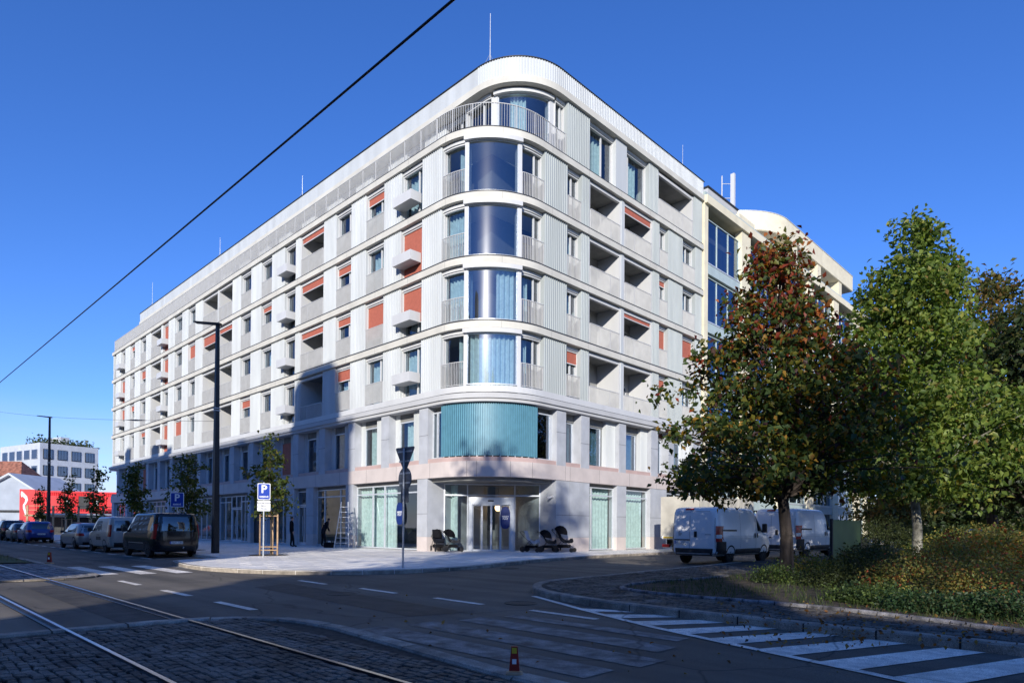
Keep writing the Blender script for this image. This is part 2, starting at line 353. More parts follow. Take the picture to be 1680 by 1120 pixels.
# ------------------------------------------------------------------ plaza with kerb
PL = [(-4.9, -9.9), (-4.8, -11.3), (-4.3, -11.9), (-3.2, -12.15), (-1.4, -12.4), (0.1, -12.45), (1.6, -12.15), (3.2, -11.55), (4.8, -10.35), (5.75, -8.6), (5.8, -6.0), (5.1, -3.6), (4.4, -1.4), (3.5, 4), (3.1, 11), (3.0, 30), (3.0, 90)]
PLs = chaikin(PL, 2)
plaza = sheet('plaza_pavement', PLs+[(-100, 90), (-100, -9.35), (-7.2, -9.55)], .12, 'paving', wall=.3, kind='structure')
def kerbs(line, wd, off, parent, step=1.0, maxn=80, m='kerb'):
    pts = [Vector((x, y, 0)) for x, y in line]; L = [0]
    for a, b in zip(pts[:-1], pts[1:]): L.append(L[-1]+(b-a).length)
    def P(s):
        for i in range(len(L)-1):
            if s <= L[i+1] or i == len(L)-2:
                d = (pts[i+1]-pts[i]).normalized(); return pts[i]+d*(s-L[i]), d
    s = 0; n = 0
    while s < L[-1]-.2 and n < maxn:
        st = min(step*random.uniform(.85, 1.1), L[-1]-s); mb = MB()
        k = 3 if step > .5 else 1
        rows = []
        dz = random.uniform(-.004, .004)
        for j in range(k+1):
            p, d = P(s+.012+(st-.024)*j/k); nn = Vector((-d.y, d.x, 0)); z = gz(p.y)+off+dz
            a = p-nn*.012; b = p+nn*wd
            rows.append([(a.x, a.y, z-.35), (a.x, a.y, z-.025), ((a+nn*.025).x, (a+nn*.025).y, z), ((b-nn*.012).x, (b-nn*.012).y, z), (b.x, b.y, z-.012), (b.x, b.y, z-.35)])
        vs = [q for r in rows for q in r]; fs = []
        for j in range(k):
            for i in range(6): fs.append((j*6+i, j*6+(i+1) % 6, (j+1)*6+(i+1) % 6, (j+1)*6+i))
        fs += [tuple(range(6)), tuple(range(k*6+5, k*6-1, -1))]
        mb.add(vs, fs).build('kerb_stone', m, parent); s += st; n += 1
kerbs(PLs, .16, .125, plaza, 1.0, 45)
# paving joints as real grooves near the corner: large slabs laid over the slab
def slabs():
    mb = MB()
    for i in range(-12, 8):
        for j in range(-14, 16):
            x = i*1.0; y = j*.8+(i % 2)*.4
            c = [(x+.012, y+.012), (x+.988, y+.012), (x+.988, y+.788), (x+.012, y+.788)]
            if all(inpoly(px, py, [(-12, -9.2), (-4.7, -9.7)]+[(a-.35*(1 if a > 3 else 0), b+.35) for a, b in PLs[4:]]+[(3.0, 12), (-.2, 12), (-.2, 5.2), (-1, 4.4), (-4.3, .2), (-12, -.1)]) for px, py in c):
                h = random.uniform(.005, .009)
                mb.add([(a, b, gz(b)+.12-.01) for a, b in c]+[(a, b, gz(b)+.12+h) for a, b in c], [(4,5,6,7),(0,1,5,4),(1,2,6,5),(2,3,7,6),(3,0,4,7)])
    mb.build('paving_slabs', 'paving', plaza, kind='stuff')
slabs()

# ------------------------------------------------------------------ traffic island with cobbles and planting
IS = [(10.4, 3.0), (10.9, -2.6), (11.05, -6.0), (10.95, -8.2), (11.3, -9.2), (11.75, -9.75), (12.4, -10.3), (13.7, -10.72), (15.15, -10.95), (17.0, -11.0), (19.6, -10.95), (23.0, -10.9)]
ISs = chaikin(IS, 2)
island = sheet('traffic_island', ISs+[(60, -10.9), (60, 150), (10.2, 150)], .115, 'joint', wall=.3, kind='structure')
kerbs(ISs, .2, .13, island, 1.05, 60)
PB = [(13.3, -1.5), (13.6, -4.2), (13.5, -5.6), (13.05, -7.2), (13.2, -8.8), (14.2, -9.25), (15.6, -9.35), (17.1, -9.15), (18.95, -9.45), (20.3, -10.0), (24, -10.2)]
PBs = chaikin(PB, 2)
bed = sheet('planting_bed', PBs+[(60, -10.2), (60, 150), (13.2, 150)], .125, 'soil', wall=.1, kind='structure')
kerbs(PBs[6:], .1, .17, bed, .26, 90, 'sett_light')
def sett_mesh(sx, sy, h=.05, name='sett'):
    mb = MB(); c = .009; j = lambda: random.uniform(-.008, .008)
    a = [(-sx/2, -sy/2), (sx/2, -sy/2), (sx/2, sy/2), (-sx/2, sy/2)]; a = [(x+j(), y+j()) for x, y in a]
    lo = [(x, y, -.03) for x, y in a]; mi = [(x, y, h-.009) for x, y in a]
    hi = [(x*(1-2*c/sx), y*(1-2*c/sy), h+j()*.4) for x, y in a]
    vs = lo+mi+hi
    fs = [(8, 9, 10, 11)]
    for i in range(4): fs += [(i, (i+1) % 4, 4+(i+1) % 4, 4+i), (4+i, 4+(i+1) % 4, 8+(i+1) % 4, 8+i)]
    mb.add(vs, fs); return mb
def vis(p, mrg=20):
    d = Vector(p)-CAM; z = d.dot(fw)
    if z < .3: return None
    x = 840+FPX*d.dot(rt)/z; y = PPY-FPX*d.dot(up)/z
    return (x, y, z) if -mrg < x < 1680+mrg and -mrg < y < 1120+mrg else None
protos = [sett_mesh(.130, .091) for _ in range(6)]
pm = [p.mesh('sett') for p in protos]
for q in pm: q.materials.append(M['sett'])
def lay_setts(poly, off, parent, sx, sy, m, nobj, rings=None, h=.05):
    cells = []
    x0 = min(p[0] for p in poly); x1 = max(p[0] for p in poly); y0 = min(p[1] for p in poly); y1 = max(p[1] for p in poly)
    r = 0; y = y0
    while y < y1:
        x = x0+(r % 2)*sx/2+random.uniform(-.01, .01)
        while x < x1:
            if inpoly(x, y, poly):
                v = vis((x, y, gz(y)))
                if v: cells.append((v[2], x, y))
            x += sx*random.uniform(.93, 1.1)
        y += sy; r += 1
    cells.sort(); mb = MB()
    for i, (_, x, y) in enumerate(cells):
        a = random.uniform(-.12, .12); z = gz(y)+off+random.uniform(-.006, .004); y += random.uniform(-.012, .012)
        if i < nobj:
            o = obj('sett', random.choice(pm), None, parent); o.location = (x, y, z); o.rotation_euler = (random.uniform(-.03, .03), random.uniform(-.03, .03), a); o.scale = (random.uniform(.82, 1.06), random.uniform(.85, 1.04), 1)
        else:
            p = sett_mesh(sx*.93, sy*.92, h); ca, sa = math.cos(a), math.sin(a)
            mb.add([(x+vx*ca-vy*sa, y+vx*sa+vy*ca, z+vz) for vx, vy, vz in p.v], p.f)
    mb.build('setts', m, parent, kind='stuff')
isl_setts = [p for p in ISs if p[1] < 1]
inner = [(x+.24, y+.24) if x < 13 else (x, y+.24) for x, y in isl_setts]
lay_setts(inner+[(26, -10.6), (26, -10.15)]+[(x-.05, y-.05) for x, y in PBs[::-1]], .075, island, .115, .115, 'sett', 0, h=.05)

# ------------------------------------------------------------------ tram track
TB = [(11.2, -30), (11.2, -18.9), (11.25, -17.0), (11.5, -16.1), (12.2, -15.6), (13.4, -15.52), (16.9, -15.85), (19, -15.9), (40, -15.9), (40, -30)]
tram = sheet('tram_bed', TB, .012, 'joint', wall=.05, kind='structure')
TF = [(-80, -24), (1.4, -24), (1.35, -17.6), (1.5, -16.4), (1.2, -15.7), (.4, -15.2), (-2.7, -15.3), (-80, -15.3)]
tramf = sheet('tram_bed_far', TF, .012, 'joint', wall=.05, kind='structure'); tramf.name = 'tram_bed.001'
kerbs([(11.2, -24), (11.2, -18.9), (11.25, -17.0)]+chaikin([(11.25, -17.0), (11.5, -16.1), (12.2, -15.6), (13.4, -15.52)], 2)[1:]+[(16.9, -15.85), (24, -15.9)], .22, .05, tram, 1.0, 30)
kerbs([(-12, -15.25), (-2.7, -15.3)]+chaikin([(-2.7, -15.3), (.4, -15.2), (1.2, -15.7), (1.5, -16.4), (1.35, -17.6)], 2)[1:]+[(1.4, -24)], -.22, .05, tramf, 1.0, 30)
RY = (-16.68, -18.16)
def bands(x0, x1, y0, y1):
    e = [y0]+[v for ry in sorted(RY) for v in (ry-.09, ry+.09)]+[y1]
    return [[(x0, e[i]), (x1, e[i]), (x1, e[i+1]), (x0, e[i+1])] for i in range(0, len(e), 2)]
first = True
for b_ in bands(11.5, 19.6, -21.5, -15.95):
    P_ = b_
    lay_setts(P_, -.005, tram, .138, .098, 'sett', 100)
for b_ in bands(-7, 1.1, -22, -15.5): lay_setts(b_, -.005, tramf, .26, .2, 'sett_light', 0)
sheet('turf_strip', [(-80, -23.6), (-7.5, -23.6), (-7.5, -15.6), (-80, -15.6)], .06, 'turf', tramf)
for i, (ry, lb) in enumerate(zip(RY, ('farther polished steel tram rail running across the crossing', 'nearer polished steel tram rail cutting the lower left corner'))):
    mb = MB().box(-140, 45, ry-.022, ry+.022, -.06, .052)
    t = empty('tram_rail', (0, 0, 0), 0, lb, 'rail', 'tram rails')
    mb.build('rail_head', 'rail', t)
    MB().box(-140, 45, ry-.088, ry-.0225, -.06, .014).build('groove', 'black', t)
    MB().box(-140, 45, ry+.0225, ry+.05, -.06, .03).build('check_rail', 'rail_side', t)
mb = MB(); prev = None
for i in range(61):
    x = 60-i*3.0; z = 5.42+.018*(17.6-x) if x < 17.6 else 5.42
    p = (x, -17.0, z)
    if prev: mb.tube(prev, p, .0115, .0115, 6)
    prev = p
mb.build('overhead_wire', 'black', label='thick black tram contact wire crossing the sky diagonally', cat='wire')

# ------------------------------------------------------------------ facade path helpers
class Path:
    def __init__(s, x0=0, y0=0, R=3.6): s.x0, s.y0, s.R = x0, y0, R; s.L = R*math.pi/2
    def P(s, u, d, z):
        R = s.R
        if u <= 0: return (s.x0-R+u, s.y0+d, z)
        if u < s.L:
            a = -math.pi/2+u/R; r = R-d; return (s.x0-R+r*math.cos(a), s.y0+R+r*math.sin(a), z)
        return (s.x0-d, s.y0+R+u-s.L, z)
    def X(s, x): return x-(s.x0-s.R)           # u of a point on the left front at world x
    def Y(s, y): return s.L+y-(s.y0+s.R)        # u of a point on the right front at world y
    def A(s, deg): return s.R*(rad(deg)+math.pi/2)
    def cuts(s, u0, u1, st=.28):
        c = [u0]
        a, b = max(u0, 0), min(u1, s.L)
        if b > a:
            n = max(1, int(math.ceil((b-a)/st)))
            c += [a+(b-a)*i/n for i in range(n+1)]
        c.append(u1); o = [c[0]]
        for q in c[1:]:
            if q-o[-1] > 1e-5: o.append(q)
        return o
FP = Path(); L0 = FP.L
def strip(mb, u0, u1, d0, d1, z0, z1, path=FP, st=.28):
    c = path.cuts(u0, u1, st); n = len(c); vs = []
    for u in c: vs += [path.P(u, d0, z0), path.P(u, d1, z0), path.P(u, d1, z1), path.P(u, d0, z1)]
    fs = [(0, 1, 2, 3), (4*n-4, 4*n-1, 4*n-2, 4*n-3)]
    for i in range(n-1):
        for k in range(4): fs.append((4*i+k, 4*i+(k+1) % 4, 4*i+4+(k+1) % 4, 4*i+4+k))
    mb.add(vs, fs); return mb
def plane_strip(mb, u0, u1, d, z0, z1, path=FP, st=.14):
    c = path.cuts(u0, u1, st); vs = []
    for u in c: vs += [path.P(u, d, z0), path.P(u, d, z1)]
    mb.add(vs, [(2*i, 2*i+2, 2*i+3, 2*i+1) for i in range(len(c)-1)]); return mb
def profile_strip(mb, prof, dback, z0, z1, path=FP):     # prof: (u, d) front line, extruded in z
    n = len(prof); q = prof+[(u, dback) for u, d in prof[::-1]]
    vs = [path.P(u, d, z0) for u, d in q]+[path.P(u, d, z1) for u, d in q]; N = 2*n; fs = []
    for i in range(n-1):
        a, b = i, i+1; A_, B_ = N-1-i, N-2-i
        fs += [(a, b, N+b, N+a), (B_, A_, N+A_, N+B_), (a, A_, B_, b), (N+a, N+b, N+B_, N+A_)]
    fs += [(0, N, 2*N-1, N-1), (n-1, n, N+n, N+n-1)]
    mb.add(vs, fs); return mb
def ribs(u0, u1, d, dep=.035, pitch=.15, w=.05):
    n = max(2, int(round((u1-u0)/pitch))); p = (u1-u0)/n; o = [(u0, d)]
    for i in range(n):
        a = u0+i*p; s_ = (p-w)/2
        o += [(a+s_*.7, d), (a+s_, d-dep), (a+s_+w, d-dep), (a+s_*1.3+w, d)]
    o.append((u1, d)); return o
def waves(u0, u1, d, amp, wl):
    n = max(6, int((u1-u0)/wl*6)); ph = random.uniform(0, 6)
    return [(u0+(u1-u0)*i/n, d+amp*math.sin(ph+6.283*(u1-u0)*i/n/wl+.7*math.sin(3*i/n+ph))) for i in range(n+1)]

B = empty('apartment_building', (-3, 3, 0), 0, 'large white six storey corner apartment building with rounded glass corner bays', 'building')
def bpart(mb, name, m, parent=None, smooth=False, **k):
    o = mb.build(name, m, parent if parent is not None else B, smooth, **k)
    if parent is None: o.location = (3, -3, 0)
    return o
ZL = [7.86, 11.35, 14.45, 17.55, 20.65]           # ledge tops
UW = FP.X(-61.2); UE = FP.Y(19.95)
# ledges
bpart(strip(strip(MB(), UW-.35, UE, -.16, 2.2, 7.62, 7.86), UW-.3, UE, -.08, 2.2, 7.46, 7.62), 'ledge', 'ledge_grey')
bpart(strip(MB(), UW, UE, .0, .095, 7.862, 7.93), 'ledge_lip', 'dark')
for z in ZL[1:]:
    e = bpart(strip(MB(), UW-.12, UE, 0.0, 2.2, z-.34, z-.0185), 'ledge', 'ledge')
    bpart(strip(MB(), UW-.05, UE, .05, .135, z-.018, z+.075), 'flashing', 'dark', e).location = (0, 0, 0)
    jm = MB()
    for q in range(27): strip(jm, UW+3.0*q+1, UW+3.0*q+1.012, -.0015, .02, z-.335, z-.025)
    jm.build('joints', 'soffit', e, kind='stuff')
# body behind the facade
core = [(-60.9, 2.25), (-2.25, 2.25), (-2.25, 19.9), (-15, 19.9), (-15, 15), (-60.9, 15)]
bpart(MB().prism(core, 7.5, 20.3), 'core', 'interior')
coreg = [(-60.9, 4.2), (-8.0, 4.2), (-4.6, 8.4), (-4.6, 19.9), (-15, 19.9), (-15, 15), (-60.9, 15)]
bpart(MB().prism(coreg, .15, 7.4), 'core', 'room_wall')
bpart(MB().box(-61.2, -60.98, .7, 15, 7.9, 20.25), 'end_wall', 'panel'); bpart(MB().box(-61.2, -60.98, .7, 15, .1, 7.4), 'end_wall', 'concrete')
def balustrade(u0, u1, zb, h=1.2, d=.16, path=FP, pitch=.095, posts=0, dep=.05, parent=None):
    r = MB(); strip(r, u0, u1, d-.02, d+.03, zb+h-.03, zb+h, path); strip(r, u0, u1, d-.015, d+.02, zb+.06, zb+.09, path)
    for q in [u0+.0, u1-.03]+[u0+(u1-u0)*i/posts for i in range(1, posts)]: strip(r, q, q+.03, d-.02, d+.03, zb+.02, zb+h, path)
    o = bpart(r, 'balustrade', 'bars', parent)
    b = MB(); n = int((u1-u0)/pitch)
    for i in range(n):
        a = u0+.05+(u1-u0-.1)*i/max(1, n-1); strip(b, a-.007, a+.007, d-dep/2, d+dep/2, zb+.09, zb+h-.03, path)
    b.build('bars', 'bars', o, kind='stuff'); return o
def panel(u0, u1, z0, z1, d=.14, path=FP, m='panel', back=.62, rib=True):
    mb = MB()
    if m == 'panel' and u0 >= path.L-.2 and rib: m = 'panel_green_shaded'      # grey green copy, weaker sun on the side street front put into its colour
    if rib: profile_strip(mb, ribs(u0, u1, d), back, z0, z1, path)
    else: strip(mb, u0, u1, d, back, z0, z1, path)
    return bpart(mb, 'wall_panel', m)
def window(u0, u1, zb, zt, d=.42, mull=(.62,), blind=0, curtain=None, casing=True, path=FP, fr=.065, fm='white', gl=None, transom=None, back=.07, bm_='blind', side=0):
    f = MB(); B_ = d+back
    strip(f, u0, u0+fr, d, B_, zb, zt, path); strip(f, u1-fr, u1, d, B_, zb, zt, path)
    strip(f, u0+fr, u1-fr, d, B_, zb, zb+fr, path); strip(f, u0+fr, u1-fr, d, B_, zt-fr, zt, path)
    for q in mull:
        a = u0+(u1-u0)*q; strip(f, a-fr*.7, a+fr*.7, d-.012, B_, zb+fr, zt-fr, path)
    if transom: strip(f, u0+fr, u1-fr, d-.008, B_-.004, transom-fr*.6, transom+fr*.6, path)
    o = bpart(f, 'window', fm)
    plane_strip(MB(), u0+fr*.5, u1-fr*.5, d+.035, zb+fr*.5, zt-fr*.5, path).build('pane', gl or GL, o, smooth=True)
    if casing:
        c = MB(); strip(c, u0, u1, d-.20, d-.02, zt-.02, zt+.14, path); strip(c, u0, u1, d-.14, d-.02, zt-.10, zt-.02, path)
        c.build('blind_casing', 'white', o)
        for a in (u0, u1-.03): strip(MB(), a, a+.03, d-.12, d-.03, zb, zt-.1, path).build('guide_rail', 'white', o)
    if blind:
        zz = zt-.1-(zt-.1-zb)*blind
        b = strip(MB(), u0+.035, u1-.035, d-.085, d-.075, zz, zt-.02, path).build('blind', bm_, o)
        strip(MB(), u0+.03, u1-.03, d-.095, d-.065, zz-.05, zz, path).build('bottom_rail', 'white', o)
    if curtain:
        cu, a, b = curtain
        p = waves(u0+(u1-u0)*a, u0+(u1-u0)*b, d+.34, .06, .27)
        profile_strip(MB(), p, d+.46, zb+.03, zt-.03, path).build('curtain', cu, o, smooth=False)
    return o
def planter(u0, u1, zb, d0=-.38, d1=.30):
    mb = MB(); strip(mb, u0-.06, u1-.28, d0, d0+.05, zb, zb+.5); strip(mb, u0-.06, u0-.01, d0+.05, d1, zb, zb+.5); strip(mb, u1-.33, u1-.28, d0+.05, d1, zb, zb+.5)
    strip(mb, u0-.01, u1-.33, d0+.05, d1, zb+.0, zb+.06)
    o = bpart(mb, 'planter_box', 'white'); strip(MB(), u0-.01, u1-.33, d0+.05, d1, zb+.36, zb+.40).build('planter_soil', 'soil', o)
def loggia(u0, u1, zb, zt, awn=0, door=(.15, .7), dep=1.75, wl=.10):
    for a in (u0-wl, u1): bpart(strip(MB(), a, a+wl, .18, dep, zb, zt), 'loggia_wall', 'white')
    bw = MB(); a = u0+(u1-u0)*door[0]; b = u0+(u1-u0)*door[1]
    strip(bw, u0, a, dep, dep+.12, zb, zt); strip(bw, b, u1, dep, dep+.12, zb, zt); strip(bw, a, b, dep, dep+.12, zb+2.25, zt); bpart(bw, 'loggia_wall', 'loggia_shaded')
    strip(MB(), u0, u1, .22, dep, zt-.03, zt+.01)
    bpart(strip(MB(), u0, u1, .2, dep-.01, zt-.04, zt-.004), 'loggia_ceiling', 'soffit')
    window(a, b, zb+.03, zb+2.25, d=dep+.02, mull=(.5,), casing=False, fr=.05, curtain=('curtain', 0, random.choice([.3, .6])) if random.random() < .5 else None)
    o = bpart(strip(MB(), u0, u1, .2, .36, zt-.2, zt-.05), 'awning_casing', 'white')
    if awn:
        strip(MB(), u0+.04, u1-.04, .26, .27, zt-.2-awn, zt-.2).build('awning', 'blind', o)
        strip(MB(), u0+.04, u1-.04, .245, .285, zt-.25-awn, zt-.2-awn).build('bottom_rail', 'white', o)
    balustrade(u0+.02, u1-.02, zb, posts=3)

# ---- left front, four residential floors
cols = [('w', -60.96, -60.1), ('q', -58.33, -56.75), ('w', -55.0, -53.37), ('w', -51.59, -49.75), ('l', -48.25, -45.35), ('q', -44.75, -43.2), ('w', -41.6, -39.65), ('w', -38.2, -36.5),
        ('l', -34.86, -31.85), ('l', -31.55, -28.94), ('w', -27.3, -25.5), ('w', -23.82, -22.14), ('q', -20.23, -18.69), ('l', -18.0, -15.16), ('w', -13.6, -11.92), ('w', -10.36, -8.58), ('q', -6.97, -5.18), ('w', -3.6, -1.95)]
BL = {3: {'15': .16, '13': .3, '5': 1, '2': .14}, 2: {'16': 1, '14': .16, '13': .42, '11': .12, '9': .3, '8': .7, '7': .42, '5': 1, '3': .3, '1': 1},
      1: {'16': .72, '15': .75, '14': .16, '13': .35, '2': .2, '1': .4}, 0: {'14': .24, '10': .2, '6': .5, '5': 1, '3': .16}}
for k in range(4):
    zb = ZL[k]+(.10 if k == 0 else .02); zt = ZL[k+1]-.35; wb = zb+(.30 if k == 0 else .02)
    if k == 0: bpart(strip(MB(), UW, FP.X(-5.1), .10, .5, zb-.0, wb), 'plinth', 'white'); bpart(strip(MB(), FP.X(-5.08), FP.Y(19.9), .10, .5, zb, wb), 'plinth', 'white')
    for i, (ty, a, b) in enumerate(cols):
        ua, ub = FP.X(a), FP.X(b); bl = BL[k].get(str(i), 0)
        if ty == 'l': loggia(ua, ub, zb, zt, awn=bl, door=(.35, .9) if i in (8, 4) else (.1, .6))
        else:
            cu = None
            if i in (16, 17, 15) or random.random() < .3: cu = ('curtain', random.choice([.0, .1, .45]), random.choice([1.0, .8, .62]))
            window(ua, ub, wb, zt-.16, blind=bl, curtain=cu, mull=(.66,) if i < 17 else ())
            if ty == 'w': balustrade(ua+.02, ub-.02, wb)
            else: planter(ua, ub, wb+.62)
        if i+1 < len(cols):
            na = FP.X(cols[i+1][1])
            nl = .1 if cols[i+1][0] == 'l' else 0
            if na-ub > .4: panel(ub+(.1 if ty == 'l' else 0), na-nl, zb, zt)
            elif na-ub-nl > .15: panel(ub+.1 if ty == 'l' else ub, na-nl, zb, zt, rib=False)
    panel(UW, FP.X(-60.96), zb, zt)
# ---- corner bays
GA, GB_ = FP.A(-63.5), FP.A(-22.3)
for k in range(4):
    zb = ZL[k]+.02; zt = ZL[k+1]-.35; wb = zb+(.38 if k == 0 else .0)
    if k == 0: pass
    cu = {0: ('curtain', .03, .97), 1: ('curtain', .58, .97), 2: None, 3: None}[k]
    o = window(GA, GB_, wb+.05, zt-.22, d=.12, mull=(), casing=False, curtain=cu, gl=GLB, fm='alu', fr=.05)
    hd = MB(); strip(hd, GA-.16, GB_+.16, -.06, .42, zt-.22, zt-.02, st=.15); bpart(hd, 'bay_lintel', 'white')
    for a, b in ((GA-.16, GA), (GB_, GB_+.18)): bpart(strip(MB(), a, b, .10, .55, zb, zt-.22), 'bay_pier', 'white')
    if k < 0: pass
    # window right of the bay
    ua, ub = GB_+.18, FP.Y(3.92)
    window(ua, ub, wb, zt-.16, d=.5, mull=(.72,), blind=0, curtain=('curtain', .0, .6) if k in (0, 1) else None)
    balustrade(ua+.02, ub-.02, wb)
    bpart(strip(MB(), FP.X(-1.95), GA-.16, .14, .5, zb, zt), 'wall_panel', 'panel')
# ---- right front
rc = [('w', 5.7, 6.87), ('l', 7.66, 10.45), ('l', 10.91, 13.76), ('w', 14.59, 15.62), ('w', 17.41, 19.03)]
RB = {0: {0: .24, 3: .22}, 1: {2: .2, 3: .5, 4: 1}, 2: {3: .12}, 3: {2: .34}}
for k in range(4):
    zb = ZL[k]+(.10 if k == 0 else .02); zt = ZL[k+1]-.35; wb = zb+(.30 if k == 0 else .02)
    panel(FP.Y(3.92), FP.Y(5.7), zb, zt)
    for i, (ty, a, b) in enumerate(rc):
        ua, ub = FP.Y(a), FP.Y(b); bl = RB[k].get(i, 0)
        if ty == 'l': loggia(ua, ub, zb, zt, awn=bl, door=(.03, .55) if i == 1 else (.06, .9))
        else: window(ua, ub, wb, zt-.16, d=.5, blind=bl, mull=(.6,), curtain=('curtain', .5, 1) if random.random() < .4 else None); balustrade(ua+.02, ub-.02, wb)
        nb = rc[i+1][1] if i+1 < len(rc) else 19.93
        un = FP.Y(nb)
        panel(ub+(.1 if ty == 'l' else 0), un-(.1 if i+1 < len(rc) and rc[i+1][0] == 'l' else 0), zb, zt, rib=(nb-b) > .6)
# ---- top floor, set back on the left
RP = Path(0, 1.97, 3.1)
zc, zr = 23.62, 24.9
top = [(-60.5, 2.9), (-3.0, 2.9), (-1.0, 4.9), (-1.0, 19.8), (-15, 19.8), (-15, 15), (-60.5, 15)]
bpart(MB().prism([(-60.5, 3.6), (-4.2, 3.6), (-2.25, 5.6), (-2.25, 19.8), (-15, 19.8), (-15, 15), (-60.5, 15)], 20.4, zc), 'core', 'interior')
bpart(strip(MB(), RP.X(-58.6), RP.Y(19.95), -.04, 2.5, zc, zc+.34, RP), 'cornice', 'ledge')
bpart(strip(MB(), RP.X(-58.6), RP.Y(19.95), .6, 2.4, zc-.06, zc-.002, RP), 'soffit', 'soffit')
mb = MB(); profile_strip(mb, [(RP.X(-58.55), .03), (-.001, .03)]+ribs(0, RP.L, .03, .025, .15)[1:]+ribs(RP.L+.001, RP.Y(19.9), .03, .025, .15)[1:], .5, zc+.34, zr, RP)
bpart(mb, 'parapet', 'panel')
bpart(strip(MB(), RP.X(-58.65), RP.Y(19.98), -.03, .55, zr, zr+.035, RP), 'roof_capping', 'dark')
bpart(MB().prism([(-58.5, 2.6), (-2.5, 2.6), (-.55, 5), (-.55, 19.8), (-15, 19.8), (-15, 15), (-58.5, 15)], zc+.35, zr-.2), 'roof', 'ledge_grey')
zb = 20.67; zt = zc
u = RP.X(-58.5)
while u < RP.X(-6.0):       # set-back wall: panel, window, panel ...
    panel(u, u+1.9, zb, zt-.02, d=.55, path=RP, back=.9); window(u+1.9, u+3.6, zb+.02, zt-.16, d=.8, path=RP, blind=0); u += 3.6
panel(u, RP.X(-4.4), zb, zt-.02, d=.55, path=RP, back=.9)
window(RP.X(-4.4), RP.A(-78), zb+.02, zt-.16, d=.6, path=RP)
ga, gb = RP.A(-70), RP.A(-9)
window(ga, gb, zb+.03, zt-.24, d=.5, path=RP, mull=(), casing=False, gl=GLB, fm='alu', fr=.05, curtain=('curtain_green', .22, .55))
bpart(strip(MB(), ga-.2, gb+.2, .3, .8, zt-.24, zt-.06, RP), 'bay_lintel', 'white')
for a, b in ((RP.A(-78), ga), (gb, gb+.35)): bpart(strip(MB(), a, b, .45, .85, zb, zt-.24, RP), 'bay_pier', 'white')
ra = RP.Y(5.05)-.0
window(gb+.35, RP.Y(5.65), zb+.02, zt-.16, d=.5, path=RP, mull=(.7,))
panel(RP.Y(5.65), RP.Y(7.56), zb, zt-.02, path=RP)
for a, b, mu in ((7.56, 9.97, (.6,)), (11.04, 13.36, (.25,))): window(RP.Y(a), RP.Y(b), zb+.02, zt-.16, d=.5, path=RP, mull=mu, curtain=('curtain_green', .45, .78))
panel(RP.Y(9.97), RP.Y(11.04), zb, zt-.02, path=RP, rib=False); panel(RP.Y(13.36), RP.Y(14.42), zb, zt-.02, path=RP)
loggia(FP.Y(14.53), FP.Y(18.69), zb, zt-.09); panel(RP.Y(18.8), RP.Y(19.93), zb, zt-.02, path=RP)
balustrade(FP.X(-60.8), -.4, 20.67, 1.2, .12, posts=42, pitch=.10, dep=.03)
balustrade(-.38, FP.Y(4.25), 20.67, 1.2, .12, posts=6, pitch=.13, dep=.03)
balustrade(FP.Y(4.35), FP.Y(5.55), 20.67, 1.2, .16, pitch=.12)
# ---- first floor
z1, z2 = 4.63, 7.46
bpart(strip(MB(), UW, UE, .0, .6, 3.88, 4.63), 'pink_band', 'pink')
for q in [UW+2.85*i for i in range(1, 24)]+[FP.Y(5.5+2.9*i) for i in range(5)]+[FP.A(-62), FP.A(-28)]:
    bpart(strip(MB(), q-.006, q+.006, -.002, .05, 3.885, 4.625), 'panel_joint', 'dark')
bpart(strip(MB(), UW, UE, .06, .62, 4.632, 4.84), 'pink_sill', 'pink_dark')
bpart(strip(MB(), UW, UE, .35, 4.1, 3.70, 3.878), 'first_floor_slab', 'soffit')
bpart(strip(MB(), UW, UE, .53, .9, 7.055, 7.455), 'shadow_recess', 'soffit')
def column(u0, u1, zb=z1+.005, zt=z2-.0, d=.02, back=.62):
    o = bpart(strip(MB(), u0, u1, d, back, zb, zt-.004), 'column', 'concrete')
    zj = zb+(zt-zb)*random.uniform(.42, .6); strip(MB(), u0-.002, u1+.002, d-.002, d+.03, zj-.008, zj+.008).build('panel_joint', 'dark', o)
    return o
for i in range(17):
    c0 = -4.42-3.37*i
    column(FP.X(c0-.70), FP.X(c0))
    if c0-3.0 < -61: break
    profile_strip(MB(), ribs(FP.X(c0-1.52), FP.X(c0-.70), .3, .03, .12, .05), .6, 4.842, z2-.01)
    bpart(profile_strip(MB(), ribs(FP.X(c0-1.52), FP.X(c0-.70), .3, .03, .12, .05), .6, 4.842, z2-.01), 'wall_panel', 'panel')
    cu = ('curtain_green', .15, 1.0) if i < 2 else (('curtain', .0, .4) if i % 3 else None)
    window(FP.X(c0-3.0), FP.X(c0-1.52), 4.86, 7.05, d=.5, mull=(), casing=False, curtain=cu, blind=.98 if i in (4, 13) else 0, bm_='blind', fm='alu')
    bpart(strip(MB(), FP.X(c0-3.37), FP.X(c0-3.0), .48, .66, 4.842, 7.455), 'wall_panel', 'panel')
R1 = [('g', 4.84, 5.56), ('win', 5.56, 6.82, 0), ('g', 6.82, 7.53), ('win', 7.55, 9.3, 1), ('rib', 9.38, 10.29), ('g', 10.29, 10.95), ('win', 10.97, 12.8, 1), ('rib', 12.85, 13.61), ('g', 13.61, 14.36), ('win', 14.38, 15.6, 1), ('g', 15.61, 16.23), ('win', 16.25, 17.9, 1), ('rib', 17.9, 18.7), ('g', 18.7, 19.9)]
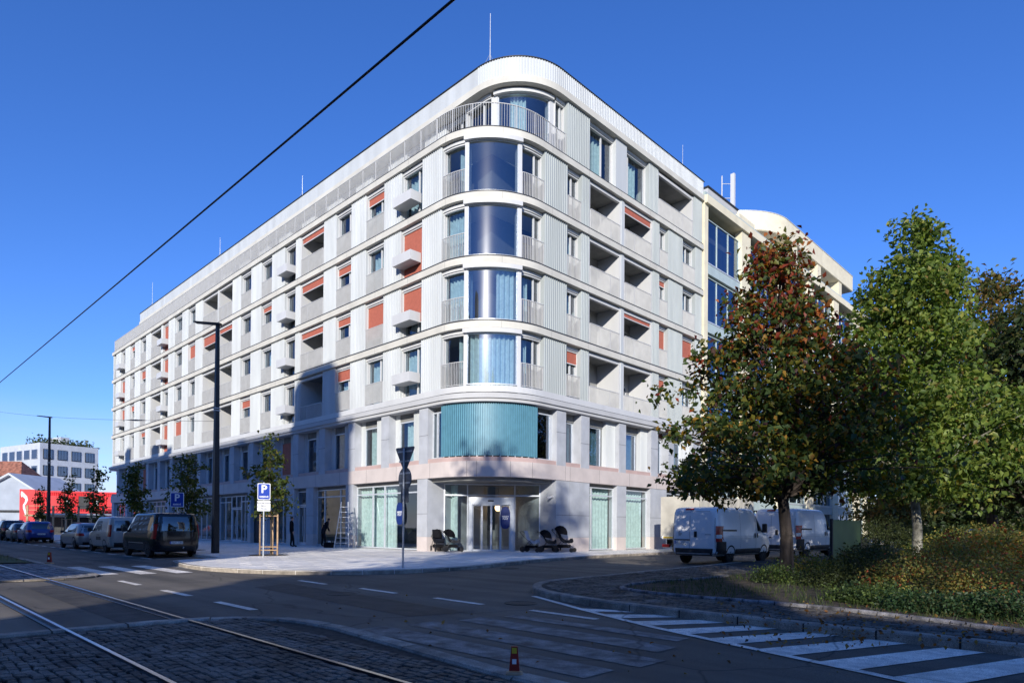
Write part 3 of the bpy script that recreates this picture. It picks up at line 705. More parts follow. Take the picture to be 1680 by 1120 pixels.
for r_ in R1:
    a, b = FP.Y(r_[1]), FP.Y(r_[2])
    if r_[0] == 'g': column(a, b)
    elif r_[0] == 'rib': bpart(profile_strip(MB(), ribs(a, b, .3, .03, .12, .05), .6, 4.842, z2-.01), 'wall_panel', 'panel')
    else: window(a, b, 4.86, 7.05, d=.6, mull=(), casing=False, fm='alu', gl=GLD, curtain=('curtain', .7, 1) if r_[3] else ('curtain_green', .8, 1.0))
ta, tb = FP.A(-88), FP.A(-2)
window(FP.X(-4.42), ta, 4.86, 7.2, d=.35, mull=(.4,), casing=False, fm='alu', curtain=('curtain_green', .5, .95))
window(tb+.02, FP.Y(4.84), 4.86, 7.2, d=.35, mull=(.9,), casing=False, fm='alu', gl=GLD)
bpart(profile_strip(MB(), ribs(ta, tb, .16, .075, .115, .045), .3, 4.9, 7.4), 'teal_screen', 'teal')
bpart(strip(MB(), ta, tb, .32, .5, 4.85, 7.455), 'screen_backing', 'dark')
for i in range(14): 
    q = ta+(tb-ta)*(i+.5)/14; bpart(strip(MB(), q-.02, q+.02, .1, .34, 4.842, 4.898), 'screen_bracket', 'alu')
# ---- ground floor
ZG = .2
def shop(u0, u1, mull, cur=None, tr=3.25, gl=GLS):
    f = (u1-u0)
    return window(u0, u1, ZG+.06, 3.7, d=.3, mull=mull, casing=False, fm='alu', fr=.06, transom=tr, curtain=cur, gl=gl)
def gcol(a, b, deep=.6, d=.03):
    o = bpart(strip(MB(), a, b, d, deep, .95, 3.878), 'column', 'concrete')
    strip(MB(), a+.0, b-.0, d+.004, deep-.01, .1, .945).build('column_base', 'pink', o)
    strip(MB(), a-.002, b+.002, d-.002, d+.02, 2.1, 2.115).build('panel_joint', 'dark', o); return o
X = FP.X
shop(X(-11.3), X(-5.25), (.27, .46), ('curtain_green', .0, .3)); 
w2 = bpart(profile_strip(MB(), waves(X(-9.6), X(-8.0), .66, .07, .27), .78, ZG+.1, 3.65), 'curtain', 'curtain_green')
gcol(X(-12.1), X(-11.3))
shop(X(-15.9), X(-12.1), (.25, .74)); gcol(X(-16.83), X(-15.9))
def door(u0, u1, d=.34, name='entrance_door', zt=2.75):
    f = MB(); fr = .09
    strip(f, u0, u0+fr, d, d+.08, ZG+.03, zt); strip(f, u1-fr, u1, d, d+.08, ZG+.03, zt); strip(f, u0+fr, u1-fr, d, d+.08, zt-fr, zt); strip(f, u0+fr, u1-fr, d, d+.08, ZG+.03, ZG+.2)
    m_ = (u0+u1)/2; strip(f, m_-.04, m_+.04, d-.01, d+.08, ZG+.2, zt-fr)
    o = bpart(f, name, 'alu'); plane_strip(MB(), u0+fr, u1-fr, d+.04, ZG+.2, zt-fr).build('pane', GLS, o)
    strip(MB(), m_-.10, m_-.075, d-.07, d-.045, ZG+.6, ZG+1.9).build('handle', 'alu', o); return o
door(X(-18.41), X(-16.83)); window(X(-18.41), X(-16.83), 2.78, 3.7, d=.3, mull=(), casing=False, fm='alu')
gcol(X(-19.46), X(-18.41)); shop(X(-22.34), X(-19.46), (.66,)); gcol(X(-23.3), X(-22.34)); 
bpart(strip(MB(), X(-25.0), X(-23.3), .3, .5, .1, 3.7), 'shop_wall', 'dark'); gcol(X(-25.5), X(-25.0))
shop(X(-27.2), X(-25.5), (.4,)); door(X(-29.0), X(-27.2)); window(X(-29.0), X(-27.2), 2.78, 3.7, d=.3, mull=(.5,), casing=False, fm='alu'); shop(X(-31.2), X(-29.0), (.5,))
gcol(X(-31.9), X(-31.2))
x = -31.9; n = 0
while x > -58:
    wd = [5.4, 4.2, 5.8][n % 3]
    shop(X(x-wd), X(x), (.2, .4, .62, .82)); gcol(X(x-wd-.8), X(x-wd)); x -= wd+.8; n += 1
shop(X(-61), X(x), (.5,))
# corner column blocks and recessed entrance
E0 = Vector((-4.43, 1.12, 0)); E1 = Vector((-1.12, 4.83, 0)); ED = (E1-E0).normalized(); EN = Vector((ED.y, -ED.x, 0)); EL = (E1-E0).length
gcol(X(-5.25), X(-4.43), 1.2); bpart(MB().box(-5.2, -4.44, 1.2, 4.2, .1, 3.69), 'shop_wall', 'concrete')
gcol(FP.Y(4.83), FP.Y(5.9), 1.25); 
for a, b in ((5.91, 6.75), (6.76, 7.57)): gcol(FP.Y(a), FP.Y(b))
bpart(MB().box(-4.5, -1.26, 4.85, 5.1, .1, 3.69), 'shop_wall', 'concrete')
for a, b, mu in ((7.57, 10.12, (.2,)), (11.02, 13.56, ())): shop(FP.Y(a), FP.Y(b), mu, ('curtain_green', .03, .97))
gcol(FP.Y(10.12), FP.Y(11.02)); gcol(FP.Y(13.56), FP.Y(14.4)); gcol(FP.Y(14.41), FP.Y(15.4)); shop(FP.Y(15.4), FP.Y(18.2), (.5,)); gcol(FP.Y(18.2), FP.Y(19.9))
def EP(s, dd, z): p = E0+ED*s+EN*dd; return (p.x, p.y, z)
def ebox(mb, s0, s1, d0, d1, z0, z1):
    return mb.hexa([EP(s0, d0, z0), EP(s1, d0, z0), EP(s1, d1, z0), EP(s0, d1, z0), EP(s0, d0, z1), EP(s1, d0, z1), EP(s1, d1, z1), EP(s0, d1, z1)])
f = MB()
ez = 2.75
for s in (0, 1.18, 3.62, EL-.06): ebox(f, s, s+.06, -.04, .04, ZG, 3.69)
ebox(f, .06, EL-.06, -.035, .035, 3.06, 3.13); ebox(f, .06, EL-.06, -.03, .03, 3.62, 3.69); ebox(f, .06, 1.18, -.03, .03, ZG, ZG+.06); ebox(f, 3.68, EL-.06, -.03, .03, ZG, ZG+.06)
ew = bpart(f, 'entrance_glazing', 'alu')
for s0, s1, za, zb_ in ((.06, 1.18, .26, 3.06), (3.68, EL-.06, .26, 3.06), (.06, 1.18, 3.13, 3.62), (1.24, 3.62, 3.13, 3.62), (3.68, EL-.06, 3.13, 3.62)):
    MB().add([EP(s0, 0, za), EP(s1, 0, za), EP(s1, 0, zb_), EP(s0, 0, zb_)], [(0, 1, 2, 3)]).build('pane', GLS, ew)
f = MB(); ebox(f, 1.26, 1.46, .0, .22, ZG, 3.0); ebox(f, 3.40, 3.60, .0, .22, ZG, 3.0); ebox(f, 1.46, 3.40, .0, .22, 2.62, 3.0)
dp = bpart(f, 'sliding_door', 'alu')
ebox(MB(), 2.25, 2.55, .22, .26, 2.78, 2.84).build('motion_sensor', 'black', dp)
for s in (1.46, 1.945, 2.43, 2.915):
    f = MB(); dd = .06 if s in (1.46, 2.915) else .14
    ebox(f, s, s+.05, dd, dd+.04, ZG, 2.62); ebox(f, s+.435, s+.485, dd, dd+.04, ZG, 2.62); ebox(f, s+.05, s+.435, dd, dd+.04, ZG, ZG+.12); ebox(f, s+.05, s+.435, dd, dd+.04, 2.56, 2.62)
    lf = f.build('door_leaf', 'alu', dp)
    MB().add([EP(s+.05, dd+.02, .3), EP(s+.435, dd+.02, .3), EP(s+.435, dd+.02, 2.56), EP(s+.05, dd+.02, 2.56)], [(0, 1, 2, 3)]).build('pane', GLS, lf)
bpart(MB().prism([(-5, .6), (-.6, 4.9), (-3.0, 9.0), (-9, 4.4)], ZG-.05, ZG+.005), 'lobby_floor', 'paving')
# lobby interior: counter, curtain, lamp
o = bpart(MB().box(-5.6, -3.6, 5.0, 5.5, ZG, 1.3), 'reception_counter', 'white'); o.rotation_euler = (0, 0, 0)
M['lamp_on'] = emis('lamp_on', (1, .62, .28), 5)
mb = MB().lathe([(.02, .26), (.12, .22), (.17, .1), (.17, 0), (.1, -.1), (.02, -.13)], 14, o=(-3.6, 4.2, 2.45)); lo_ = bpart(mb, 'pendant_lamp', 'lamp_on', smooth=True)
MB().tube((-3.6, 4.2, 2.7), (-3.6, 4.2, 3.69), .008, .008, 5).build('cord', 'black', lo_)
bpart(profile_strip(MB(), waves(RP.X(-4.35), RP.X(-3.5), .6, .05, .2), .7, .25, 3.6, Path(0, 1.0, 3.6)), 'curtain', 'curtain_green')
# camera and wall lamp at entrance corner
o = bpart(MB().box(-.34, -.2, 4.74, 4.83, 3.0, 3.1).tube((-.27, 4.75, 3.02), (-.35, 4.5, 2.95), .05, .06, 8), 'security_camera', 'white')
# roof furniture
for px, pb, pt in ((804, 97, 22), (496, 318, 288), (361, 418, 390), (250, 495, 463), (1120, 250, 238)):
    if px < 1000: p = onY(px, pb, 2.4)
    else: p = onX(px, pb, -1.0)
    h = (pb-pt)/FPX*(p-CAM).dot(fw)
    rod = bpart(MB().tube((p.x, p.y, zr-.3), (p.x, p.y, max(zr, p.z)+h), .02, .012, 6).box(p.x-.15, p.x+.15, p.y-.15, p.y+.15, zr-.3, zr+.02), 'lightning_rod', 'galv')
    for a in (0, 2.1, 4.2): MB().tube((p.x+.35*math.cos(a), p.y+.35*math.sin(a), zr), (p.x, p.y, zr+.7), .01, .01, 5).build('brace', 'galv', rod)
bpart(MB().cbox(-12.6, -10.4, 4.0, 5.4, zr-.25, zr+1.0, .05), 'ventilation_unit', 'alu')
bpart(MB().cbox(-10.2, -9.2, 4.2, 5.2, zr-.25, zr+.8, .05), 'ventilation_unit', 'galv')

# shop signs hanging in the glazing
def oval_sign(name, label, origin, xdir, wd, h):
    e = empty(name, origin, math.atan2(xdir[1], xdir[0]), label, 'sign', 'oval shop signs')
    n = 24; pts = []
    for i in range(n):
        a = 2*math.pi*i/n; c, s = math.cos(a), math.sin(a)
        pts.append((wd/2*math.copysign(abs(c)**.7, c)*(1-.06*s), h/2*math.copysign(abs(s)**.7, s)))
    vs = [(x, -.02, z) for x, z in pts]+[(x, .02, z) for x, z in pts]
    fs = [tuple(range(n)), tuple(range(2*n-1, n-1, -1))]+[(i, (i+1) % n, n+(i+1) % n, n+i) for i in range(n)]
    MB().add(vs, fs).build('sign_board', 'sign_navy', e)
    text('MESSY\nPLAY', wd*.25, 'sign_white', e, loc=(0, -.024, 0), bold=.003)
    return e
p = onY(656, 842, .22); oval_sign('shop_sign', 'blue oval sign with white lettering in the glazed shopfront left of the entrance', p, (1, 0), .62, 1.18)
s_ = EP(3.15, .24, 1.95); oval_sign('shop_sign', 'blue oval sign with white lettering on the right leaf of the entrance doors', s_, (ED.x, ED.y), .50, 1.15)

# ------------------------------------------------------------------ neighbouring cream building
NB = empty('office_building', (-6, 36, 0), 0, 'cream office building with wide glazed bays and a rounded rooftop canopy, behind the maple', 'building')
def npart(mb, name, m, parent=None, smooth=False):
    o = mb.build(name, m, parent if parent is not None else NB, smooth)
    if parent is None: o.location = (6, -36, 0)
    return o
npart(MB().box(-14, -1.3, 20.0, 56, .1, 23.4), 'core', 'interior')
npart(MB().box(-14, .02, 20.0, 20.5, .1, 23.5), 'column', 'cream')
npart(MB().box(-14, .22, 20.0, 56.2, 23.5, 24.05), 'cornice', 'cream')
npart(MB().box(-14, .05, 20.0, 56.1, 24.05, 24.3), 'roof_edge', 'spandrel')
npart(MB().box(-14, -.25, 20.0, 56, 24.0, 24.35), 'roof', 'ledge_grey')
fl = [3.7, 7.7, 11.7, 15.7, 19.7]
y = 20.5
bays = []
while y < 54: bays.append((y, min(y+5.1, 55.2))); y += 6.55
for a, b in bays:
    npart(MB().box(-.5, .05, b, min(b+1.45, 56), .1, 23.5), 'column', 'cream')
    for z in fl+[.15]:
        if z > 1:
            npart(MB().box(-.45, -.06, a, b, z-.78, z-.12), 'spandrel', 'spandrel'); npart(MB().box(-.4, -.03, a, b, z-.11, z-.03), 'sill', 'alu')
        o = npart(MB().box(-.32, -.2, a, a+.07, z, z+3.1).box(-.32, -.2, b-.05, b, z, z+3.1).box(-.32, -.2, a+.07, b-.07, z, z+.06).box(-.32, -.2, a+.07, b-.07, z+3.04, z+3.1).box(-.32, -.2, a+1.7, a+1.74, z+.06, z+3.04).box(-.32, -.2, a+3.4, a+3.44, z+.06, z+3.04), 'window', 'spandrel')
        MB().add([(-.26, a, z), (-.26, b, z), (-.26, b, z+3.1), (-.26, a, z+3.1)], [(0, 1, 2, 3)]).build('pane', GLD, o)
CP = Path(-3.0, 36.0, 6.0)
npart(strip(MB(), -4, CP.Y(61), 0, 2.5, 29.2, 30.9, CP), 'canopy_fascia', 'cream', smooth=False)
npart(strip(MB(), -4, CP.Y(61), 0.05, 5.9, 29.15, 29.195, CP), 'canopy_soffit', 'cream')
npart(strip(MB(), -4, CP.Y(61.02), -.04, 2.5, 30.905, 30.97, CP), 'canopy_capping', 'alu')
npart(MB().box(-14, -5.6, 41, 60, 24.3, 29.1), 'penthouse_wall', 'cream')
for y in (43.5, 50, 56.5): npart(MB().box(-5.0, -3.1, y, y+1.0, 24.3, 29.14), 'column', 'cream')
for y in (44.5, 51.0):
    o = npart(MB().box(-4.6, -4.45, y, y+.08, 24.4, 29.1).box(-4.6, -4.45, y+1.9, y+1.98, 24.4, 29.1).box(-4.6, -4.45, y+3.8, y+3.88, 24.4, 29.1).box(-4.6, -4.45, y, y+5.4, 24.35, 24.43), 'window', 'alu')
    MB().add([(-4.5, y, 24.4), (-4.5, y+5.5, 24.4), (-4.5, y+5.5, 29.1), (-4.5, y, 29.1)], [(0, 1, 2, 3)]).build('pane', GLD, o)
npart(MB().box(-9, -5.0, 30, 35.5, 24.3, 30.2), 'stair_housing', 'ledge_grey'); npart(MB().box(-9.1, -4.9, 29.9, 35.6, 30.2, 30.32), 'roof_capping', 'dark')
npart(MB().box(-4.9, -3.4, 32.5, 35.5, 24.3, 28.4), 'stair_housing', 'cream')
a = Vector((-5.2, 35.0, 0)); an = npart(MB().box(a.x-.17, a.x+.17, a.y-.14, a.y+.14, 30.3, 33.4), 'antenna', 'white')
MB().tube((a.x-.7, a.y-.7, 30.3), (a.x-.7, a.y-.7, 33.2), .05, .05, 6).tube((a.x-.7, a.y-.7, 31.2), (a.x, a.y, 31.2), .03, .03, 5).tube((a.x-.7, a.y-.7, 32.5), (a.x, a.y, 32.5), .03, .03, 5).build('antenna_arm', 'white', an)

# ------------------------------------------------------------------ buildings on the far left
def facade_box(root, x0, x1, y0, y1, z0, z1, m, name='wall'):
    return MB().box(x0, x1, y0, y1, z0, z1).build(name, m, root)
def local_root(name, px, py, dist, rz, label, cat='building', z=.1):
    p = at(px, py, dist); return empty(name, (p.x, p.y, z), rz, label, cat)
# white office block: local x along the long front
P0 = at(64, 860, 205); P1 = at(160, 860, 211); d_ = P1-P0
ob = empty('office_block', (P0.x, P0.y, .1), math.atan2(d_.y, d_.x), 'white office block with dark ribbon windows and roof garden, far left beyond the red containers', 'building')
Lf = d_.length
zt_ = 22.3
facade_box(ob, 0, Lf, 0, 22, 0, zt_, 'far_white'); facade_box(ob, 7, Lf*.65, 5, 12, zt_, zt_+2.6, 'far_white', 'stair_housing')
for r in range(3):
    for c in range(4):
        x = .8+c*(Lf-.8)/4; ww = (Lf-.8)/4-1.25; z = zt_-4.0-r*4.2
        wv = MB().box(x-.1, x+ww+.1, -.12, -.02, z-.1, z+2.5).build('window', 'dark', ob)
        for q in range(3): MB().box(x+q*ww/3+.04, x+(q+1)*ww/3-.04, -.16, -.125, z+.04, z+2.4).build('pane', GLD, wv)
    for c in range(5):
        y = 1.2+c*4.1; z = zt_-4.0-r*4.2
        wv = MB().box(-.12, -.02, y, y+3.0, z-.1, z+2.4).build('window', 'far_grey', ob)
        MB().box(-.16, -.125, y+.1, y+2.9, z, z+2.3).build('pane', GLD, wv)
for c in range(6):       # saw-tooth lower storey
    x = -8+c*6.4
    sb = MB().add([(x, -9, 0), (x+6.2, -9, 0), (x+6.2, 0, 0), (x, 0, 0), (x, -9, 7.6), (x+6.2, -9, 8.8), (x+6.2, 0, 8.8), (x, 0, 7.6)], [(0,3,2,1),(4,5,6,7),(0,1,5,4),(1,2,6,5),(2,3,7,6),(3,0,4,7)]).build('annex', 'far_white', ob)
    MB().box(x+.5, x+5.0, -9.12, -9.02, 4.6, 7.2).build('pane', GLD, sb)
# grey gabled hall
P0 = at(-40, 860, 118); P1 = at(72, 860, 112); d_ = P1-P0; Lf = d_.length
hl = empty('warehouse', (P0.x, P0.y, .1), math.atan2(d_.y, d_.x), 'blue grey gabled hall at the far left edge beside the red containers', 'building')
xm = Lf*.52
MB().add([(0, 0, 0), (Lf, 0, 0), (Lf, 0, 5.2), (xm, 0, 8.2), (0, 0, 5.4), (0, 9, 0), (Lf, 9, 0), (Lf, 9, 5.2), (xm, 9, 8.2), (0, 9, 5.4)], [(0, 1, 2, 3, 4), (9, 8, 7, 6, 5), (0, 5, 6, 1), (1, 6, 7, 2), (4, 9, 5, 0)]).build('wall', 'far_grey', hl)
MB().hexa([(xm, -.6, 8.22), (Lf+.4, -.6, 5.1), (Lf+.4, 9.5, 5.1), (xm, 9.5, 8.22), (xm, -.6, 8.5), (Lf+.4, -.6, 5.38), (Lf+.4, 9.5, 5.38), (xm, 9.5, 8.5)]).build('roof', 'far_white', hl)
MB().hexa([(-.4, -.6, 5.3), (xm, -.6, 8.22), (xm, 9.5, 8.22), (-.4, 9.5, 5.3), (-.4, -.6, 5.58), (xm, -.6, 8.5), (xm, 9.5, 8.5), (-.4, 9.5, 5.58)]).build('roof', 'far_white', hl)
MB().box(.5, Lf-.3, -.15, -.01, 3.0, 3.3).build('cornice', 'dark', hl); MB().box(.5, Lf-.3, -.1, -.01, .1, 1.2).build('plinth', 'dark', hl)
# old house with a red tiled roof
P0 = at(-60, 860, 175); P1 = at(33, 860, 168); d_ = P1-P0; Lf = d_.length
oh = empty('old_house', (P0.x, P0.y, .1), math.atan2(d_.y, d_.x), 'old house with weathered red tiled roof behind the grey hall, far left', 'house')
facade_box(oh, 0, Lf, 0, 6, 0, 11.4, 'stucco2')
MB().add([(-.5, -.6, 11.2), (Lf+.5, -.6, 11.2), (Lf-2, 3, 14.6), (1.5, 3, 14.6), (-.5, 6.6, 11.2), (Lf+.5, 6.6, 11.2)], [(0, 1, 2, 3), (1, 5, 2), (5, 4, 3, 2), (4, 0, 3), (0, 4, 5, 1)]).build('roof', 'tile_roof', oh)
for c in range(6): MB().box(2+c*2.4, 3.3+c*2.4, -.1, -.02, 8.8, 10.4).build('window', 'dark', oh)
# red shipping containers on a timber deck
P0 = at(32, 860, 99); P1 = at(200, 860, 97); d_ = P1-P0; Lf = d_.length
rc_ = empty('container_cafe', (P0.x, P0.y, .1), math.atan2(d_.y, d_.x), 'red shipping containers raised on a timber deck with a white bird-like mark', 'building')
cw = Lf/3
mb = MB()
MB().box(0, 1.55, -.12, 2.4, .3, 5.6).build('end_wall', 'container_red', rc_)
for c in range(3):
    x = 1.6+c*(Lf-1.6)/3; x2 = x+(Lf-1.6)/3-.12
    cb = MB()
    n = 26; prof = []
    for i in range(n+1):
        xx = x+.15+(x2-x-.3)*i/n; prof.append((xx, -.02 if i % 2 else .05))
    vs = [(q, d, 2.95) for q, d in prof]+[(q, d, 5.3) for q, d in prof]
    cb.add(vs, [(i, i+1, n+2+i, n+1+i) for i in range(n)])
    o = cb.build('container', 'container_red', rc_)
    MB().box(x, x+.15, -.06, 2.4, 2.75, 5.5).build('corner_post', 'container_red', o); MB().box(x2-.15, x2, -.06, 2.4, 2.75, 5.5).build('corner_post', 'container_red', o)
    MB().box(x+.15, x2-.15, -.06, 2.4, 5.3, 5.5).build('top_rail', 'container_red', o); MB().box(x+.15, x2-.15, -.06, 2.4, 2.75, 2.95).build('bottom_rail', 'container_red', o)
    MB().box(x+.15, x2-.15, .1, 2.35, 2.95, 5.3).build('container_body', 'container_red', o)
    MB().box(x+1.4, x+2.5, -.1, -.03, 3.3, 4.9).build('door', 'dark' if c == 1 else 'container_red', o)
    MB().box(x+3.2, x+3.5, -.1, -.03, 3.8, 4.4).build('notice', 'sign_white', o)
MB().box(1.2, Lf, -3.2, -.1, 2.3, 2.5).build('deck', 'wood', rc_)
for i in range(8): MB().box(1.4+i*(Lf-1.8)/7, 1.6+i*(Lf-1.8)/7, -3.2, -3.0, 0, 3.6).build('deck_post', 'wood', rc_)
for z in (3.0, 3.5): MB().box(1.4, Lf, -3.16, -3.08, z, z+.07).build('deck_rail', 'wood', rc_)
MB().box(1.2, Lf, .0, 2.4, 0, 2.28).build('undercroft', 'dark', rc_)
bird = [(.15, 5.35), (.3, 5.3), (.75, 4.75), (.85, 4.3), (.7, 3.9), (.55, 3.65), (.6, 3.2), (.78, 2.5), (.62, 2.35), (.35, 3.3), (.35, 3.7), (.55, 4.1), (.58, 4.4), (.3, 4.75), (.2, 4.6), (.12, 4.9)]
MB().add([(a, -.135, b) for a, b in bird], [tuple(range(len(bird)))]).build('white_mark', 'sign_white', rc_)

# ------------------------------------------------------------------ buildings at the end of the side street
pc = at(1222, 850, 78)
pv = empty('glass_pavilion', (pc.x, pc.y, .1), 0, 'low glazed pavilion with grey fascia at the end of the side street behind the vans', 'building')
MB().box(-9, 0, 0, 18, 4.6, 5.9).build('fascia', 'far_grey', pv); MB().box(-8.6, -.6, .6, 17.6, 0, .3).build('plinth', 'concrete', pv)
for i in range(5): MB().box(-9+i*2.2, -8.85+i*2.2, 0, .15, .3, 4.6).build('mullion', 'alu', pv)
for i in range(7): MB().box(-.15, 0, .2+i*2.9, .35+i*2.9, .3, 4.6).build('mullion', 'alu', pv)
MB().box(-8.9, -.12, .08, 17.8, .3, 4.59).build('pane', GLD, pv)
MB().box(-8, -1, 2, 16, 5.9, 8.0).build('upper_glazing', GLD, pv); MB().box(-8.2, -.8, 1.8, 16.2, 8.0, 8.3).build('roof', 'far_grey', pv)
for i, (px, px2, dist, h, m_, lb) in enumerate(((1318, 1372, 125, 5.8, 'far_grey', 'grey gabled house beyond the parked vans at the street end'), (1374, 1424, 132, 6.2, 'stucco2', 'pale gabled house with white windows next to the grey one at the street end'))):
    P0 = at(px, 862, dist); P1 = at(px2, 862, dist); d_ = P1-P0; Lf = d_.length
    hs_ = empty('house', (P0.x, P0.y, .1), math.atan2(d_.y, d_.x), lb, 'house', 'houses at the street end')
    facade_box(hs_, 0, Lf, 0, 9, 0, h-1.4, m_)
    MB().add([(-.3, -.4, h-1.4), (Lf+.3, -.4, h-1.4), (Lf+.3, 9.4, h-1.4), (-.3, 9.4, h-1.4), (-.3, 4.5, h+1.6), (Lf+.3, 4.5, h+1.6)], [(0, 1, 5, 4), (2, 3, 4, 5), (1, 2, 5), (3, 0, 4), (0, 3, 2, 1)]).build('roof', 'far_grey' if i else 'stucco', hs_)
    for c in range(3):
        wv = MB().box(.7+c*Lf/3, 1.7+c*Lf/3, -.06, -.01, 1.2, 2.6).build('window', 'sign_white', hs_)
        MB().box(.8+c*Lf/3, 1.6+c*Lf/3, -.08, -.062, 1.3, 2.5).build('pane', GLD, wv)

# ------------------------------------------------------------------ the other side of the tram street (behind the camera, casts the shade)
def townhouse(x0, x1, y1, depth, h, label, m_='stucco', chim=(), turret=None, roofh=0):
    e = empty('townhouse', ((x0+x1)/2, y1-depth/2, 0), 0, label, 'building', 'old houses across the tram street')
    ox, oy = e.location.x, e.location.y
    def part(mb, n, m2, par=None):
        o = mb.build(n, m2, par or e)
        if par is None: o.location = (-ox, -oy, 0)
        return o
    part(MB().box(x0+.02, x1-.02, y1-depth, y1, 0, h-.6), 'wall', m_)
    part(MB().box(x0, x1, y1-depth-.4, y1+.5, h-.6, h), 'cornice', 'ledge_grey')
    if roofh: part(MB().hexa([(x0, y1-depth, h), (x1, y1-depth, h), (x1, y1, h), (x0, y1, h), (x0+1, y1-depth*.7, h+roofh), (x1-1, y1-depth*.7, h+roofh), (x1-1, y1-depth*.4, h+roofh), (x0+1, y1-depth*.4, h+roofh)]), 'roof', 'tile_roof')
    for cx, cw_, ch in chim: part(MB().box(cx-cw_/2, cx+cw_/2, y1-2.6, y1-1.6, h-.2, h+ch).box(cx-cw_/2-.1, cx+cw_/2+.1, y1-2.7, y1-1.5, h+ch, h+ch+.2), 'chimney', 'tile_roof')
    if turret: part(MB().prism(turret[0], h-1, turret[1]), 'turret', m_)
    n = int((x1-x0)/3.2)
    for c in range(n):
        for r in range(int((h-4)/3.6)):
            x = x0+1.0+c*(x1-x0-1.4)/n; z = 4.6+r*3.6
            wv = part(MB().box(x, x+1.3, y1+.005, y1+.05, z, z+2.1), 'window', 'white'); MB().box(x+.1, x+1.2, y1+.052, y1+.06, z+.1, z+2.0).build('pane', GLD, wv)
    return e
HS = 24.75
townhouse(-36, -34, -40, 13, HS, 'narrow ochre house at the far end of the row across the tram street', 'stucco2')
townhouse(-34, -14, -40, 13, HS+.2, 'grey plastered old house in the middle of the row across the tram street', 'stucco', ((-24.0, 1.2, 2.3), (-15.2, 1.6, 2.1)))
townhouse(-14, 18.2, -40, 13, HS-.1, 'ochre plastered corner house with a stepped gable across the tram street', 'stucco2', ((-11.6, 1.3, 1.7), (4.5, 1.0, .8)))
tg = bpart  # stepped corner gable, slanting towards the side street
ct = [o for o in bpy.data.objects if o.name.startswith('townhouse')][-1]
g_ = MB().add([(11.9, -40.02, 24.5), (17.9, -40.02, 17.5), (16.6, -40.02, 28.2), (15.9, -40.02, 28.7), (12.6, -40.02, 28.7), (11.9, -40.02, 28.0)]+[(11.9, -41.2, 24.5), (17.9, -41.2, 17.5), (16.6, -41.2, 28.2), (15.9, -41.2, 28.7), (12.6, -41.2, 28.7), (11.9, -41.2, 28.0)],
    [(0, 1, 2, 3, 4, 5), (11, 10, 9, 8, 7, 6)]+[(i, (i+1) % 6, 6+(i+1) % 6, 6+i) for i in range(6)]).build('gable', 'stucco2', ct); g_.location = (-ct.location.x, -ct.location.y, 0)
townhouse(-260, -88, -40, 13, 22, 'long grey row of old houses far along the tram street', 'stucco')
townhouse(33.8, 40, -40, 12, 17.3, 'grey plastered house beyond the side street across the tram line', 'stucco', ((37, 1.2, 1.6),))
townhouse(40, 62, -40, 12, 13.0, 'low ochre house between taller ones across the tram street', 'stucco2', ((52, 1.4, 1.8),))
townhouse(-10, 130, -92, 12, 19, 'long grey house closing the side street far behind the camera', 'stucco')
townhouse(62, 100, -40, 12, 14.0, 'ochre plastered house at the right end of the row across the tram street', 'stucco2', ((70, 1.2, 1.6),))

